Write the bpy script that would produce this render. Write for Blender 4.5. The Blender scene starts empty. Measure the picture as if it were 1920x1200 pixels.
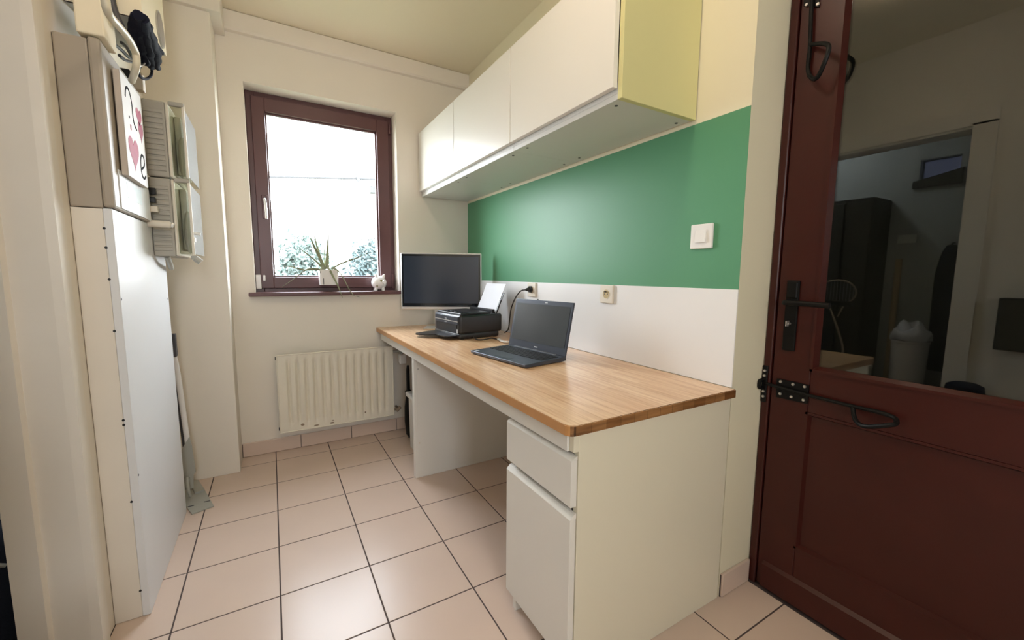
import bpy, bmesh, math, random
from mathutils import Vector, Matrix, noise
random.seed(7)
PI = math.pi
SC = bpy.context.scene
COL = SC.collection

# ------------------------------------------------------------------ camera
H_CAM, YAW, PITCH, ROLL, F_PX = 1.104, math.radians(30.372), math.radians(6.314), math.radians(0.436), 769.7
FW = Vector((math.sin(YAW)*math.cos(PITCH), math.cos(YAW)*math.cos(PITCH), -math.sin(PITCH)))
_rt = Vector((math.cos(YAW), -math.sin(YAW), 0)); _up = _rt.cross(FW)
RT = _rt*math.cos(ROLL) + _up*math.sin(ROLL); UP = -_rt*math.sin(ROLL) + _up*math.cos(ROLL)
CAM = Vector((0, 0, H_CAM))
cam = bpy.data.cameras.new('camera'); cam.sensor_width = 36; cam.lens = 36*F_PX/1920; cam.clip_start = 0.02
camo = bpy.data.objects.new('camera', cam); COL.objects.link(camo)
camo.matrix_world = Matrix(((RT.x, UP.x, -FW.x, 0), (RT.y, UP.y, -FW.y, 0), (RT.z, UP.z, -FW.z, H_CAM), (0, 0, 0, 1)))
SC.camera = camo

def at(u, v, axis, val):
    """point of the plane axis=val that the photograph shows at pixel (u, v)"""
    d = FW + RT*((u-960)/F_PX) - UP*((v-600)/F_PX)
    i = 'xyz'.index(axis)
    return CAM + d*((val - CAM[i])/d[i])

# ------------------------------------------------------------------ light
W = bpy.data.worlds.new('world'); SC.world = W; W.use_nodes = True
nt = W.node_tree; nt.nodes.clear()
wo = nt.nodes.new('ShaderNodeOutputWorld'); bg = nt.nodes.new('ShaderNodeBackground')
tc = nt.nodes.new('ShaderNodeTexCoord'); sx = nt.nodes.new('ShaderNodeSeparateXYZ'); cr = nt.nodes.new('ShaderNodeValToRGB')
nt.links.new(tc.outputs['Generated'], sx.inputs[0]); nt.links.new(sx.outputs['Z'], cr.inputs[0])
cr.color_ramp.elements[0].color = (0.94, 0.955, 1.0, 1); cr.color_ramp.elements[1].color = (0.80, 0.86, 1.0, 1)
nt.links.new(cr.outputs[0], bg.inputs[0]); nt.links.new(bg.outputs[0], wo.inputs[0])
bg.inputs[1].default_value = SKY = 17.0

def lamp(name, kind, loc, energy, color, size, rot=(0, 0, 0), sy=None):
    l = bpy.data.lights.new(name, kind); l.energy = energy; l.color = color
    if kind == 'AREA':
        l.shape = 'RECTANGLE'; l.size = size; l.size_y = sy or size
    else:
        l.shadow_soft_size = size
    o = bpy.data.objects.new(name, l); COL.objects.link(o); o.location = loc; o.rotation_euler = rot
    return o
po = lamp('window_portal', 'AREA', (0.343, 3.16, 1.57), 1, (1, 1, 1), 0.86, (-PI/2, 0, 0), 1.2)
po.data.cycles.is_portal = True
po2 = lamp('rear_window_portal', 'AREA', (-0.07, -1.56, 1.55), 1, (1, 1, 1), 0.5, (PI/2, 0, 0), 0.9)  # samples the sky through the added rear window
po2.data.cycles.is_portal = True
ROOM_W, HALL_FILL_W = 7.0, 12.0

SC.view_settings.view_transform = 'Standard'; SC.view_settings.look = 'None'
SC.view_settings.gamma = 1; SC.view_settings.use_curve_mapping = False
SC.view_settings.exposure = 0.47

# ------------------------------------------------------------------ helpers
WM = {}
def BM(): return bmesh.new()
def finish(name, bm, mat, parent=None, loc=None, smooth=False, local=False):
    if parent is not None:
        if not local: bm.transform(WM[parent].inverted())
    elif loc is not None:
        if not local: bm.transform(Matrix.Translation(-Vector(loc)))
    bmesh.ops.recalc_face_normals(bm, faces=bm.faces)
    me = bpy.data.meshes.new(name); bm.to_mesh(me); bm.free()
    for m in (mat if isinstance(mat, (list, tuple)) else [mat]): me.materials.append(m)
    if smooth:
        for p in me.polygons: p.use_smooth = True
        try: me.set_sharp_from_angle(angle=math.radians(38))
        except Exception: pass
    o = bpy.data.objects.new(name, me); COL.objects.link(o)
    if parent is not None:
        o.parent = parent; WM[o] = WM[parent].copy()
    else:
        M = Matrix.Translation(Vector(loc)) if loc is not None else Matrix.Identity(4)
        o.matrix_world = M; WM[o] = M
    return o
def tag(o, label=None, cat=None, group=None, kind=None):
    if label: o['label'] = label
    if cat: o['category'] = cat
    if group: o['group'] = group
    if kind: o['kind'] = kind
    return o
def thing(name, label, cat, loc=(0, 0, 0), rz=0.0, group=None):
    o = bpy.data.objects.new(name, None); COL.objects.link(o); o.empty_display_size = 0.05
    o.location = loc; o.rotation_euler = (0, 0, rz)
    WM[o] = Matrix.Translation(Vector(loc)) @ Matrix.Rotation(rz, 4, 'Z')
    return tag(o, label, cat, group)
def struct(name, bm, mat, parent=None, label=None, smooth=False):
    o = finish(name, bm, mat, parent, smooth=smooth)
    if parent is None: o['kind'] = 'structure'
    if label: o['label'] = label
    return o
def copy_tree(src, parent=None, loc=None):
    c = src.copy(); COL.objects.link(c); c.parent = parent
    if loc is not None: c.location = loc
    WM[c] = WM[src].copy()
    for ch in list(src.children): copy_tree(ch, c)
    return c

def box(bm, x0, x1, y0, y1, z0, z1, bev=0.0, seg=1, M=None, mi=0):
    vs = [bm.verts.new((x, y, z)) for x in (x0, x1) for y in (y0, y1) for z in (z0, z1)]
    F = [(0, 1, 3, 2), (4, 6, 7, 5), (0, 4, 5, 1), (2, 3, 7, 6), (0, 2, 6, 4), (1, 5, 7, 3)]
    fs = [bm.faces.new([vs[i] for i in f]) for f in F]
    for f in fs: f.material_index = mi
    bmesh.ops.recalc_face_normals(bm, faces=fs)
    if bev > 0:
        es = list({e for f in fs for e in f.edges})
        r = bmesh.ops.bevel(bm, geom=es, offset=bev, segments=seg, profile=0.5, affect='EDGES')
        allv = list({v for f in r['faces'] for v in f.verts})
        allf = {f for v in allv for f in v.link_faces}
        for f in allf: f.material_index = mi
        vs = list({v for f in allf for v in f.verts})
    if M is not None: bmesh.ops.transform(bm, matrix=M, verts=vs)
    return vs
def cyl(bm, p0, p1, r0, r1=None, n=16, cap=True):
    p0, p1 = Vector(p0), Vector(p1); r1 = r0 if r1 is None else r1
    d = (p1-p0).normalized(); a = d.orthogonal().normalized(); b = d.cross(a)
    A = [bm.verts.new(p0 + a*(r0*math.cos(2*PI*i/n)) + b*(r0*math.sin(2*PI*i/n))) for i in range(n)]
    B = [bm.verts.new(p1 + a*(r1*math.cos(2*PI*i/n)) + b*(r1*math.sin(2*PI*i/n))) for i in range(n)]
    for i in range(n): bm.faces.new((A[i], A[(i+1) % n], B[(i+1) % n], B[i]))
    if cap: bm.faces.new(list(reversed(A))); bm.faces.new(B)
    return A+B
def smooth_path(pts, k=6):
    P = [Vector(p) for p in pts]
    if len(P) < 3: return P
    Q = [P[0]*2-P[1]] + P + [P[-1]*2-P[-2]]; out = []
    for i in range(1, len(Q)-2):
        for j in range(k):
            t = j/k; a, b, c, d = Q[i-1], Q[i], Q[i+1], Q[i+2]
            out.append(0.5*((2*b) + (c-a)*t + (2*a-5*b+4*c-d)*t*t + (3*b-a-3*c+d)*t**3))
    out.append(P[-1]); return out
def tube(bm, pts, r, n=8, k=6, rfun=None, closed=False, flat=1.0, flatdir=None):
    P = smooth_path(pts, k) if k > 1 else [Vector(p) for p in pts]
    N = len(P); rings = []; prev = None
    for i, p in enumerate(P):
        t = (P[min(i+1, N-1)] - P[max(i-1, 0)]).normalized()
        if prev is None:
            a = (flatdir - t*flatdir.dot(t)).normalized() if flatdir is not None else t.orthogonal().normalized()
        else: a = (prev - t*prev.dot(t)).normalized()
        prev = a; b = t.cross(a); rr = rfun(i/(N-1)) if rfun else r
        rings.append([bm.verts.new(p + a*(rr*flat*math.cos(2*PI*j/n)) + b*(rr*math.sin(2*PI*j/n))) for j in range(n)])
    for i in range(N-1):
        for j in range(n):
            bm.faces.new((rings[i][j], rings[i][(j+1) % n], rings[i+1][(j+1) % n], rings[i+1][j]))
    if closed:
        for j in range(n): bm.faces.new((rings[-1][j], rings[-1][(j+1) % n], rings[0][(j+1) % n], rings[0][j]))
    else:
        bm.faces.new(list(reversed(rings[0]))); bm.faces.new(rings[-1])
def lathe(bm, prof, c, n=24, sx=1, sy=1):
    rings = []
    for r, z in prof:
        rings.append([bm.verts.new((c[0]+r*sx*math.cos(2*PI*i/n), c[1]+r*sy*math.sin(2*PI*i/n), c[2]+z)) for i in range(n)])
    for a, b in zip(rings, rings[1:]):
        for i in range(n): bm.faces.new((a[i], a[(i+1) % n], b[(i+1) % n], b[i]))
    bm.faces.new(list(reversed(rings[0]))); bm.faces.new(rings[-1])
def prism(bm, poly, axis, a0, a1, mi=0):
    """poly: 2D points in the two other axes (x,y,z order), extruded along axis from a0 to a1"""
    def P(q, a):
        q = list(q); q.insert('xyz'.index(axis), a); return q
    A = [bm.verts.new(P(q, a0)) for q in poly]; B = [bm.verts.new(P(q, a1)) for q in poly]; n = len(poly)
    fs = [bm.faces.new((A[i], A[(i+1) % n], B[(i+1) % n], B[i])) for i in range(n)]
    fs += [bm.faces.new(list(reversed(A))), bm.faces.new(B)]
    for f in fs: f.material_index = mi
    return A+B
def ball(bm, c, r, seg=16, s=(1, 1, 1)):
    res = bmesh.ops.create_uvsphere(bm, u_segments=seg, v_segments=max(6, seg*2//3), radius=r)
    bmesh.ops.transform(bm, matrix=Matrix.Translation(Vector(c)) @ Matrix.Diagonal((*s, 1)), verts=res['verts'])
    return res['verts']

# ------------------------------------------------------------------ materials
def mat(name, col, rough=0.5, metal=0.0, spec=0.5, bump=0.0, bscale=40.0, var=0.0, vscale=3.0, coat=0.0, coord='Object', tint=None):
    m = bpy.data.materials.new(name); m.use_nodes = True; t = m.node_tree; b = t.nodes['Principled BSDF']
    b.inputs['Base Color'].default_value = (*col, 1); b.inputs['Roughness'].default_value = rough
    b.inputs['Metallic'].default_value = metal; b.inputs['Specular IOR Level'].default_value = spec
    if coat: b.inputs['Coat Weight'].default_value = coat; b.inputs['Coat Roughness'].default_value = 0.08
    c = t.nodes.new('ShaderNodeTexCoord')
    if var:
        n = t.nodes.new('ShaderNodeTexNoise'); n.inputs['Scale'].default_value = vscale; n.inputs['Detail'].default_value = 5
        t.links.new(c.outputs[coord], n.inputs['Vector'])
        mx = t.nodes.new('ShaderNodeMix'); mx.data_type = 'RGBA'
        mx.inputs[6].default_value = tuple(max(0, x*(1-var)) for x in (tint or col)) + (1,)
        mx.inputs[7].default_value = tuple(min(1, x*(1+var)) for x in col) + (1,)
        t.links.new(n.outputs['Fac'], mx.inputs[0]); t.links.new(mx.outputs[2], b.inputs['Base Color'])
    if bump:
        n = t.nodes.new('ShaderNodeTexNoise'); n.inputs['Scale'].default_value = bscale; n.inputs['Detail'].default_value = 4
        t.links.new(c.outputs[coord], n.inputs['Vector'])
        bp = t.nodes.new('ShaderNodeBump'); bp.inputs['Strength'].default_value = bump; bp.inputs['Distance'].default_value = 0.004
        t.links.new(n.outputs['Fac'], bp.inputs['Height']); t.links.new(bp.outputs[0], b.inputs['Normal'])
    return m
def glass_mat(name, tint=(1, 1, 1), ior=1.5, rough=0.0):
    m = bpy.data.materials.new(name); m.use_nodes = True; t = m.node_tree; t.nodes.clear()
    o = t.nodes.new('ShaderNodeOutputMaterial'); mx = t.nodes.new('ShaderNodeMixShader'); lw = t.nodes.new('ShaderNodeLayerWeight'); pw = t.nodes.new('ShaderNodeMath'); fr = t.nodes.new('ShaderNodeMapRange')
    tr = t.nodes.new('ShaderNodeBsdfTransparent'); gl = t.nodes.new('ShaderNodeBsdfGlossy')
    f0 = ((ior-1)/(ior+1))**2; lw.inputs[0].default_value = 0.5; pw.operation = 'POWER'; pw.inputs[1].default_value = 5
    fr.inputs[3].default_value = f0; t.links.new(lw.outputs['Facing'], pw.inputs[0]); t.links.new(pw.outputs[0], fr.inputs[0])
    tr.inputs[0].default_value = (*tint, 1); gl.inputs['Roughness'].default_value = rough
    t.links.new(fr.outputs[0], mx.inputs[0]); t.links.new(tr.outputs[0], mx.inputs[1]); t.links.new(gl.outputs[0], mx.inputs[2])
    t.links.new(mx.outputs[0], o.inputs[0]); return m
def wood_mat(name, c1, c2, c3, rough, axis='y', stave=(0.42, 0.038), coat=0.2):
    m = bpy.data.materials.new(name); m.use_nodes = True; t = m.node_tree; b = t.nodes['Principled BSDF']; L = t.links.new
    c = t.nodes.new('ShaderNodeTexCoord'); mp = t.nodes.new('ShaderNodeMapping')
    if axis == 'y': mp.inputs['Rotation'].default_value = (0, 0, PI/2)
    L(c.outputs['Object'], mp.inputs[0])
    br = t.nodes.new('ShaderNodeTexBrick'); br.inputs['Scale'].default_value = 1; br.inputs['Brick Width'].default_value = stave[0]
    br.inputs['Row Height'].default_value = stave[1]; br.inputs['Mortar Size'].default_value = 0.0006; br.inputs['Bias'].default_value = 0
    br.inputs['Color1'].default_value = (*c1, 1); br.inputs['Color2'].default_value = (*c2, 1); br.inputs['Mortar'].default_value = (*c3, 1); br.offset = 0.37
    L(mp.outputs[0], br.inputs[0])
    m2 = t.nodes.new('ShaderNodeMapping'); m2.inputs['Scale'].default_value = (6, 90, 90); L(mp.outputs[0], m2.inputs[0])
    n = t.nodes.new('ShaderNodeTexNoise'); n.inputs['Scale'].default_value = 1; n.inputs['Detail'].default_value = 6; L(m2.outputs[0], n.inputs['Vector'])
    mx = t.nodes.new('ShaderNodeMix'); mx.data_type = 'RGBA'; mx.blend_type = 'MULTIPLY'; mx.inputs[0].default_value = 0.55
    r = t.nodes.new('ShaderNodeValToRGB'); r.color_ramp.elements[0].position = 0.3; r.color_ramp.elements[0].color = (*c3, 1); r.color_ramp.elements[1].position = 0.62; r.color_ramp.elements[1].color = (1, 1, 1, 1)
    L(n.outputs['Fac'], r.inputs[0]); L(br.outputs['Color'], mx.inputs[6]); L(r.outputs[0], mx.inputs[7]); L(mx.outputs[2], b.inputs['Base Color'])
    b.inputs['Roughness'].default_value = rough; b.inputs['Coat Weight'].default_value = coat; b.inputs['Coat Roughness'].default_value = 0.15
    return m
def emit_mat(name, col, s):
    m = bpy.data.materials.new(name); m.use_nodes = True; b = m.node_tree.nodes['Principled BSDF']
    b.inputs['Emission Color'].default_value = (*col, 1); b.inputs['Emission Strength'].default_value = s; b.inputs['Base Color'].default_value = (*col, 1)
    return m

M_wall = mat('cream_wall_paint', (0.82, 0.755, 0.665), 0.6, bump=0.06, bscale=120, var=0.03, vscale=2)
M_wallR = mat('warm_cream_wall_paint', (0.82, 0.765, 0.58), 0.6, bump=0.06, bscale=120)
M_trim = mat('cream_gloss_trim', (0.80, 0.74, 0.66), 0.3, var=0.04, vscale=8)
M_ceil = mat('ceiling_paint', (0.88, 0.79, 0.61), 0.7, bump=0.05, bscale=90)
M_white = mat('white_melamine', (0.82, 0.80, 0.75), 0.32)
M_whiteboard = mat('white_panel_paint', (0.78, 0.79, 0.815), 0.4, var=0.02)
M_endpanel = mat('pale_yellow_end_panel', (0.70, 0.665, 0.33), 0.4)  # yellow light cast on this panel is put into its base colour
M_sidepanel = mat('cream_side_panel', (0.80, 0.75, 0.60), 0.4)
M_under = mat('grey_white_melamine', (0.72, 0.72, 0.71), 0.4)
M_green = mat('green_wall_paint', (0.105, 0.315, 0.172), 0.43, spec=0.35, bump=0.04, bscale=150)
M_splash = mat('white_splash_panel', (0.86, 0.86, 0.87), 0.22)
M_wood = wood_mat('butcher_block', (0.88, 0.63, 0.41), (0.78, 0.51, 0.30), (0.62, 0.38, 0.21), 0.32)
M_woodend = wood_mat('butcher_block_end', (0.42, 0.21, 0.08), (0.24, 0.10, 0.03), (0.10, 0.04, 0.01), 0.4, 'x', (0.05, 0.05))
M_woodedge = mat('butcher_block_edge', (0.55, 0.27, 0.10), 0.35, var=0.15, vscale=14)
M_tile = mat('floor_tile_glaze', (0.68, 0.535, 0.445), 0.29, var=0.05, vscale=5, bump=0.03, bscale=25, spec=0.4)
M_grout = mat('dark_grout', (0.085, 0.06, 0.055), 0.85)
M_mahog = mat('mahogany_stain', (0.048, 0.0085, 0.006), 0.34, spec=0.35, var=0.2, vscale=10, bump=0.04, bscale=60)
M_winwood = mat('plum_brown_window_wood', (0.105, 0.042, 0.045), 0.35, var=0.1, vscale=9)
M_glass = glass_mat('window_glass', (0.98, 1.0, 0.99), 1.45)
M_dglass = glass_mat('double_glazed_door_glass', (0.85, 0.88, 0.86), 1.80)
M_black = mat('black_iron', (0.004, 0.004, 0.004), 0.48, spec=0.22)
M_bplast = mat('black_plastic', (0.014, 0.014, 0.017), 0.32, bump=0.02, bscale=300)
M_bgloss = mat('black_gloss', (0.006, 0.006, 0.008), 0.12)
M_screen = mat('dark_screen_glass', (0.012, 0.015, 0.022), 0.10, spec=0.8)
M_disp = mat('dark_display', (0.032, 0.046, 0.080), 0.16, spec=0.8)
M_lscreen = mat('matte_laptop_screen', (0.042, 0.052, 0.062), 0.22, spec=0.7)
M_alu = mat('brushed_aluminium', (0.72, 0.72, 0.72), 0.32, metal=0.6)
M_lgrey = mat('laptop_grey_blue', (0.048, 0.058, 0.082), 0.36, metal=0.3)
M_key = mat('black_keys', (0.01, 0.01, 0.013), 0.5)
M_chrome = mat('screw_metal', (0.6, 0.58, 0.55), 0.3, metal=0.8)
M_rad = mat('cream_radiator_enamel', (0.82, 0.76, 0.64), 0.35, var=0.05, vscale=12)
M_rust = mat('chipped_rust_patch', (0.30, 0.22, 0.15), 0.8)
M_plastic = mat('ivory_plastic', (0.76, 0.70, 0.60), 0.35)
M_wplastic = mat('white_plastic', (0.85, 0.84, 0.82), 0.35)
M_fuse = mat('beige_fuse_box_paint', (0.40, 0.345, 0.28), 0.45)
M_fuselid = mat('beige_fuse_lid', (0.74, 0.70, 0.62), 0.4)
M_meter = mat('grey_meter_plastic', (0.42, 0.40, 0.35), 0.5)
M_mclear = glass_mat('clear_meter_cover', (0.86, 0.87, 0.80), 1.45, 0.05)
M_mrib = mat('grey_cover_rib', (0.26, 0.25, 0.22), 0.6)
M_minner = mat('meter_innards', (0.42, 0.41, 0.32), 0.5, var=0.45, vscale=9)
M_canvas = mat('canvas_white', (0.88, 0.87, 0.90), 0.7, bump=0.1, bscale=400)
M_canvside = mat('canvas_edge', (0.55, 0.48, 0.42), 0.8)
M_pink = mat('pink_paint', (0.40, 0.026, 0.085), 0.7, var=0.25, vscale=30)
M_ink = mat('black_ink', (0.012, 0.012, 0.018), 0.9, spec=0.1)
M_cable = mat('cream_cable', (0.70, 0.64, 0.50), 0.4)
M_gcable = mat('dark_grey_cable', (0.06, 0.06, 0.07), 0.45)
M_navy = mat('navy_cloth', (0.006, 0.007, 0.020), 0.8, spec=0.2, bump=0.3, bscale=80)
M_far = mat('dark_weathered_metal', (0.03, 0.03, 0.032), 0.6)
M_gmetal = mat('grey_painted_metal', (0.40, 0.40, 0.36), 0.42)
M_leaf = mat('aloe_leaf', (0.24, 0.27, 0.14), 0.5, var=0.25, vscale=14, tint=(0.30, 0.30, 0.22))
M_soil = mat('potting_soil', (0.05, 0.035, 0.025), 0.95)
M_ceram = mat('white_ceramic', (0.86, 0.83, 0.82), 0.16)
M_goldp = mat('gold_green_print', (0.25, 0.22, 0.08), 0.5)
M_tint = glass_mat('tinted_skylight', (0.10, 0.105, 0.13), 1.45)
M_paper = mat('white_paper', (0.86, 0.88, 0.95), 0.8)
M_beige = mat('beige_box', (0.60, 0.50, 0.36), 0.5)
M_brass = mat('socket_contacts', (0.45, 0.34, 0.18), 0.35, metal=0.5)
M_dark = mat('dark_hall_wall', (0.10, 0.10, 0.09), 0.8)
M_hallw = mat('hall_wall_paint', (0.46, 0.485, 0.47), 0.8)
M_dbrown = mat('dark_brown_wood', (0.035, 0.028, 0.02), 0.5)
M_bluecloth = mat('blue_cloth', (0.22, 0.33, 0.52), 0.8)
M_logo = mat('pale_printed_mark', (0.6, 0.62, 0.65), 0.5)

# ------------------------------------------------------------------ room shell
XL, XR, XD, YB, YE, ZC = -0.476, 1.284, 1.461, 2.849, 0.765, 2.51
YR = -1.45                                     # rear end of the room, behind the camera
P_T = 0.295; GX, GY = -0.319, 1.224            # tile pitch and one tile corner

b = BM(); box(b, -2.0, 2.75, YR-0.1, YB+0.3, -0.12, -0.0009)
floor = struct('floor', b, M_grout)
def cut(a0, pitch, lo, hi):
    k = math.floor((lo-a0)/pitch); out = []
    while a0+k*pitch < hi-0.004:
        s, e = max(lo, a0+k*pitch), min(hi, a0+(k+1)*pitch)
        if e-s > 0.012: out.append((s, e))
        k += 1
    return out
full = None
for (xa, xb) in cut(GX, P_T, XL, XD):
    for (ya, yb) in cut(GY, P_T, YR, YB-0.002):
        g = 0.0024
        if abs(xb-xa-P_T) < 1e-4 and abs(yb-ya-P_T) < 1e-4 and full is not None:
            o = full.copy(); COL.objects.link(o); o.location = ((xa+xb)/2, (ya+yb)/2, 0); o.name = 'tile'
            continue
        b = BM(); hx, hy = (xb-xa)/2-g, (yb-ya)/2-g
        box(b, -hx, hx, -hy, hy, -0.006, 0.0, 0.0007)
        o = finish('tile', b, M_tile, floor, local=True); o.location = ((xa+xb)/2, (ya+yb)/2, 0)
        if full is None and abs(xb-xa-P_T) < 1e-4 and abs(yb-ya-P_T) < 1e-4: full = o

b = BM(); box(b, -2.0, 2.75, YR-0.1, YB+0.3, ZC, ZC+0.12); struct('ceiling', b, M_ceil)

# back wall with the window opening
WX0, WX1, WZ0, WZ1 = -0.080, 0.767, 0.970, 2.164
b = BM()
box(b, -1.5, WX0, YB, YB+0.3, 0, ZC); box(b, WX1, 1.6, YB, YB+0.3, 0, ZC)
box(b, WX0, WX1, YB, YB+0.3, 0, WZ0); box(b, WX0, WX1, YB, YB+0.3, WZ1, ZC)
wall_back = struct('wall_back', b, M_wall)
# pier in the far left corner and the boxed beam on it
b = BM(); box(b, XL-0.02, -0.197, 2.640, YB+0.01, 0, 2.40, 0.002)
struct('wall_pier', b, M_wall)
b = BM(); box(b, XL-0.02, -0.150, 2.610, YB+0.005, 2.378, ZC+0.01, 0.002)
struct('trim_2', b, M_wall)
b = BM(); prism(b, [(YB+0.002, 2.405), (YB-0.022, 2.409), (YB-0.030, 2.42), (YB-0.030, ZC-0.006), (YB-0.02, ZC+0.002), (YB+0.002, ZC+0.002)], 'x', -0.155, XR+0.004)
struct('trim_1', b, M_wall)
# right wall: block behind the desk, its short return faces the camera
b = BM(); box(b, XR, 1.62, YE, YB+0.02, 0, ZC)
wall_right = struct('wall_right', b, M_wallR)
b = BM(); box(b, XR-0.0012, XR+0.001, YE+0.0005, YB-0.0005, 1.060, 1.620)
finish('painted_band', b, M_green, wall_right)['label'] = 'green painted band'
b = BM(); box(b, XR-0.0035, XR+0.001, YE+0.0005, YB-0.0005, 0.742, 1.062, 0.0006)
finish('splash_panel', b, M_splash, wall_right)['label'] = 'glossy white panel'
# right wall beyond the door, rear wall
DY0 = -0.125
b = BM(); box(b, XD, 1.62, YR, DY0-0.03, 0, ZC); box(b, XD, 1.62, DY0-0.03, YE, 2.09, ZC)
struct('wall_right_rear', b, M_wallR)
RX0, RX1, RZ0, RZ1 = -0.32, 0.18, 1.1, 2.0
b = BM(); box(b, -2.0, RX0, YR-0.1, YR, 0, ZC); box(b, RX1, 2.75, YR-0.1, YR, 0, ZC); box(b, RX0, RX1, YR-0.1, YR, 0, RZ0); box(b, RX0, RX1, YR-0.1, YR, RZ1, ZC)
struct('wall_rear', b, M_wall)
b = BM()
for q in ((RX0, RX0+.05, RZ0, RZ1), (RX1-.05, RX1, RZ0, RZ1), (RX0+.05, RX1-.05, RZ0, RZ0+.05), (RX0+.05, RX1-.05, RZ1-.05, RZ1)): box(b, q[0], q[1], YR-.08, YR-.03, q[2], q[3], .003)
w3 = struct('window_3', b, M_winwood)  # unseen window, added to let in fill daylight from behind
b = BM(); box(b, RX0+.049, RX1-.049, YR-.058, YR-.052, RZ0+.049, RZ1-.049); finish('pane', b, M_glass, w3)
# left wall with the doorway
LY0, LY1, LZ, XO = 0.762, 1.514, 1.95, -0.612
b = BM(); box(b, XO, XL, YR, LY0, 0, ZC); box(b, XO, XL, LY1, YB+0.01, 0, ZC); box(b, XO, XL, LY0, LY1, LZ, ZC)
struct('wall_left', b, M_wall)
# door lining (stepped jambs) and architraves of the left doorway
b = BM()
prism(b, [(XL+0.013, LY1-0.010), (XL+0.013, LY1+0.042), (XL+0.0, LY1+0.042), (XL, LY1+0.001), (XO-0.003, LY1+0.001), (XO-0.003, LY1-0.030), (-0.560, LY1-0.030), (-0.556, LY1-0.012), (XL-0.008, LY1-0.012)], 'z', 0, LZ+0.012)
struct('trim_3', b, M_trim)
b = BM()
prism(b, [(XL+0.013, LY0+0.010), (XL+0.013, LY0-0.085), (XL-0.001, LY0-0.085), (XL-0.001, LY0-0.001), (XO-0.003, LY0-0.001), (XO-0.003, LY0+0.030), (-0.560, LY0+0.030), (-0.556, LY0+0.012), (XL-0.008, LY0+0.012)], 'z', 0, LZ+0.012)
struct('trim_4', b, M_trim)
b = BM()
box(b, XL-0.001, XL+0.013, LY0-0.085, LY1+0.042, LZ-0.002, LZ+0.085, 0.003); box(b, XO-0.003, XL, LY0, LY1, LZ-0.014, LZ+0.002)
struct('trim_5', b, M_trim)

# skirting tiles
def skirting(name, x0, x1, y, pieces, h=0.085, t=0.010):
    b = BM(); box(b, x0, x1, y-0.004, y+0.004, 0.0, h-0.004)
    base = struct(name, b, M_grout)
    for (a, c) in pieces:
        bb = BM(); box(bb, a+0.0015, c-0.0015, y-t, y, 0.0015, h, 0.0025, 2)
        finish('skirting_tile', bb, M_tile, base)
    return base
skirting('baseboard_back', -0.197, XR, YB, [(-0.195, 0.117), (0.117, 0.420), (0.420, 0.722), (0.722, 1.025), (1.025, 1.282)])
skirting('baseboard_right', XR+0.004, XD-0.006, YE, [(XR+0.004, XD-0.008)])

# ------------------------------------------------------------------ window
YW = 2.968
b = BM()
for (x0, x1, z0, z1) in ((WX0, WX0+0.045, WZ0, WZ1), (WX1-0.045, WX1, WZ0, WZ1)): box(b, x0, x1, YW, YW+0.07, z0, z1, 0.003)
box(b, WX0+0.044, WX1-0.044, YW, YW+0.07, WZ1-0.045, WZ1, 0.003); box(b, WX0+0.044, WX1-0.044, YW, YW+0.07, WZ0, WZ0+0.05, 0.003)
win = struct('window_1', b, M_winwood)
SX0, SX1, SZ0, SZ1 = WX0+0.028, WX1-0.024, WZ0+0.038, WZ1-0.028       # sash outline
GX0, GX1, GZ0, GZ1 = WX0+0.097, WX1-0.104, WZ0+0.108, WZ1-0.108       # visible glass
b = BM()
for (x0, x1) in ((SX0, GX0), (GX1, SX1)): box(b, x0, x1, YW-0.016, YW+0.055, SZ0, SZ1, 0.004, 2)
box(b, GX0-0.001, GX1+0.001, YW-0.016, YW+0.055, SZ0, GZ0, 0.004, 2); box(b, GX0-0.001, GX1+0.001, YW-0.016, YW+0.055, GZ1, SZ1, 0.004, 2)
sash = finish('sash', b, M_winwood, win)
b = BM()
for (x0, x1, z0, z1) in ((GX0-.002, GX0+.009, GZ0, GZ1), (GX1-.009, GX1+.002, GZ0, GZ1), (GX0, GX1, GZ0-.002, GZ0+.009), (GX0, GX1, GZ1-.009, GZ1+.002)):
    box(b, x0, x1, YW+0.006, YW+0.03, z0, z1, 0.003)
finish('glazing_bead', b, M_winwood, sash)
b = BM(); box(b, GX0-0.004, GX1+0.004, YW+0.030, YW+0.036, GZ0-0.004, GZ1+0.004); finish('pane', b, M_glass, sash)
b = BM(); hx = -0.008
box(b, hx-0.016, hx+0.016, YW-0.024, YW-0.014, 1.43, 1.57, 0.003); cyl(b, (hx, YW-0.02, 1.535), (hx, YW-0.062, 1.535), 0.008)
finish('handle_plate', b, M_winwood, sash)
b = BM(); tube(b, [(hx, YW-0.060, 1.54), (hx, YW-0.062, 1.535), (hx+0.003, YW-0.064, 1.50), (hx+0.004, YW-0.062, 1.425)], 0.0075)
finish('handle', b, M_alu, sash, smooth=True)['label'] = 'pale metal window handle'
b = BM(); box(b, WX0+0.002, WX0+0.030, YW-0.03, YW+0.0, 1.005, 1.092, 0.004, 2); box(b, WX0+0.040, WX0+0.053, YW-0.03, YW-0.014, 1.053, 1.090, 0.003)
finish('hinge_cover', b, M_ceram, win)['label'] = 'white hinge cover'
b = BM(); box(b, WX1-0.028, WX1-0.014, YW-0.026, YW-0.0, 1.00, 1.105, 0.003); cyl(b, (WX1-0.018, YW-0.02, 2.05), (WX1-0.018, YW-0.02, 2.11), 0.007)
finish('hinge', b, M_winwood, win)
# sill board
b = BM(); box(b, WX0-0.034, WX1+0.002, 2.792, YW+0.03, 0.966, 0.988, 0.004, 2)
struct('trim_6', b, M_winwood, label='plum brown window sill board')

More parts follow.
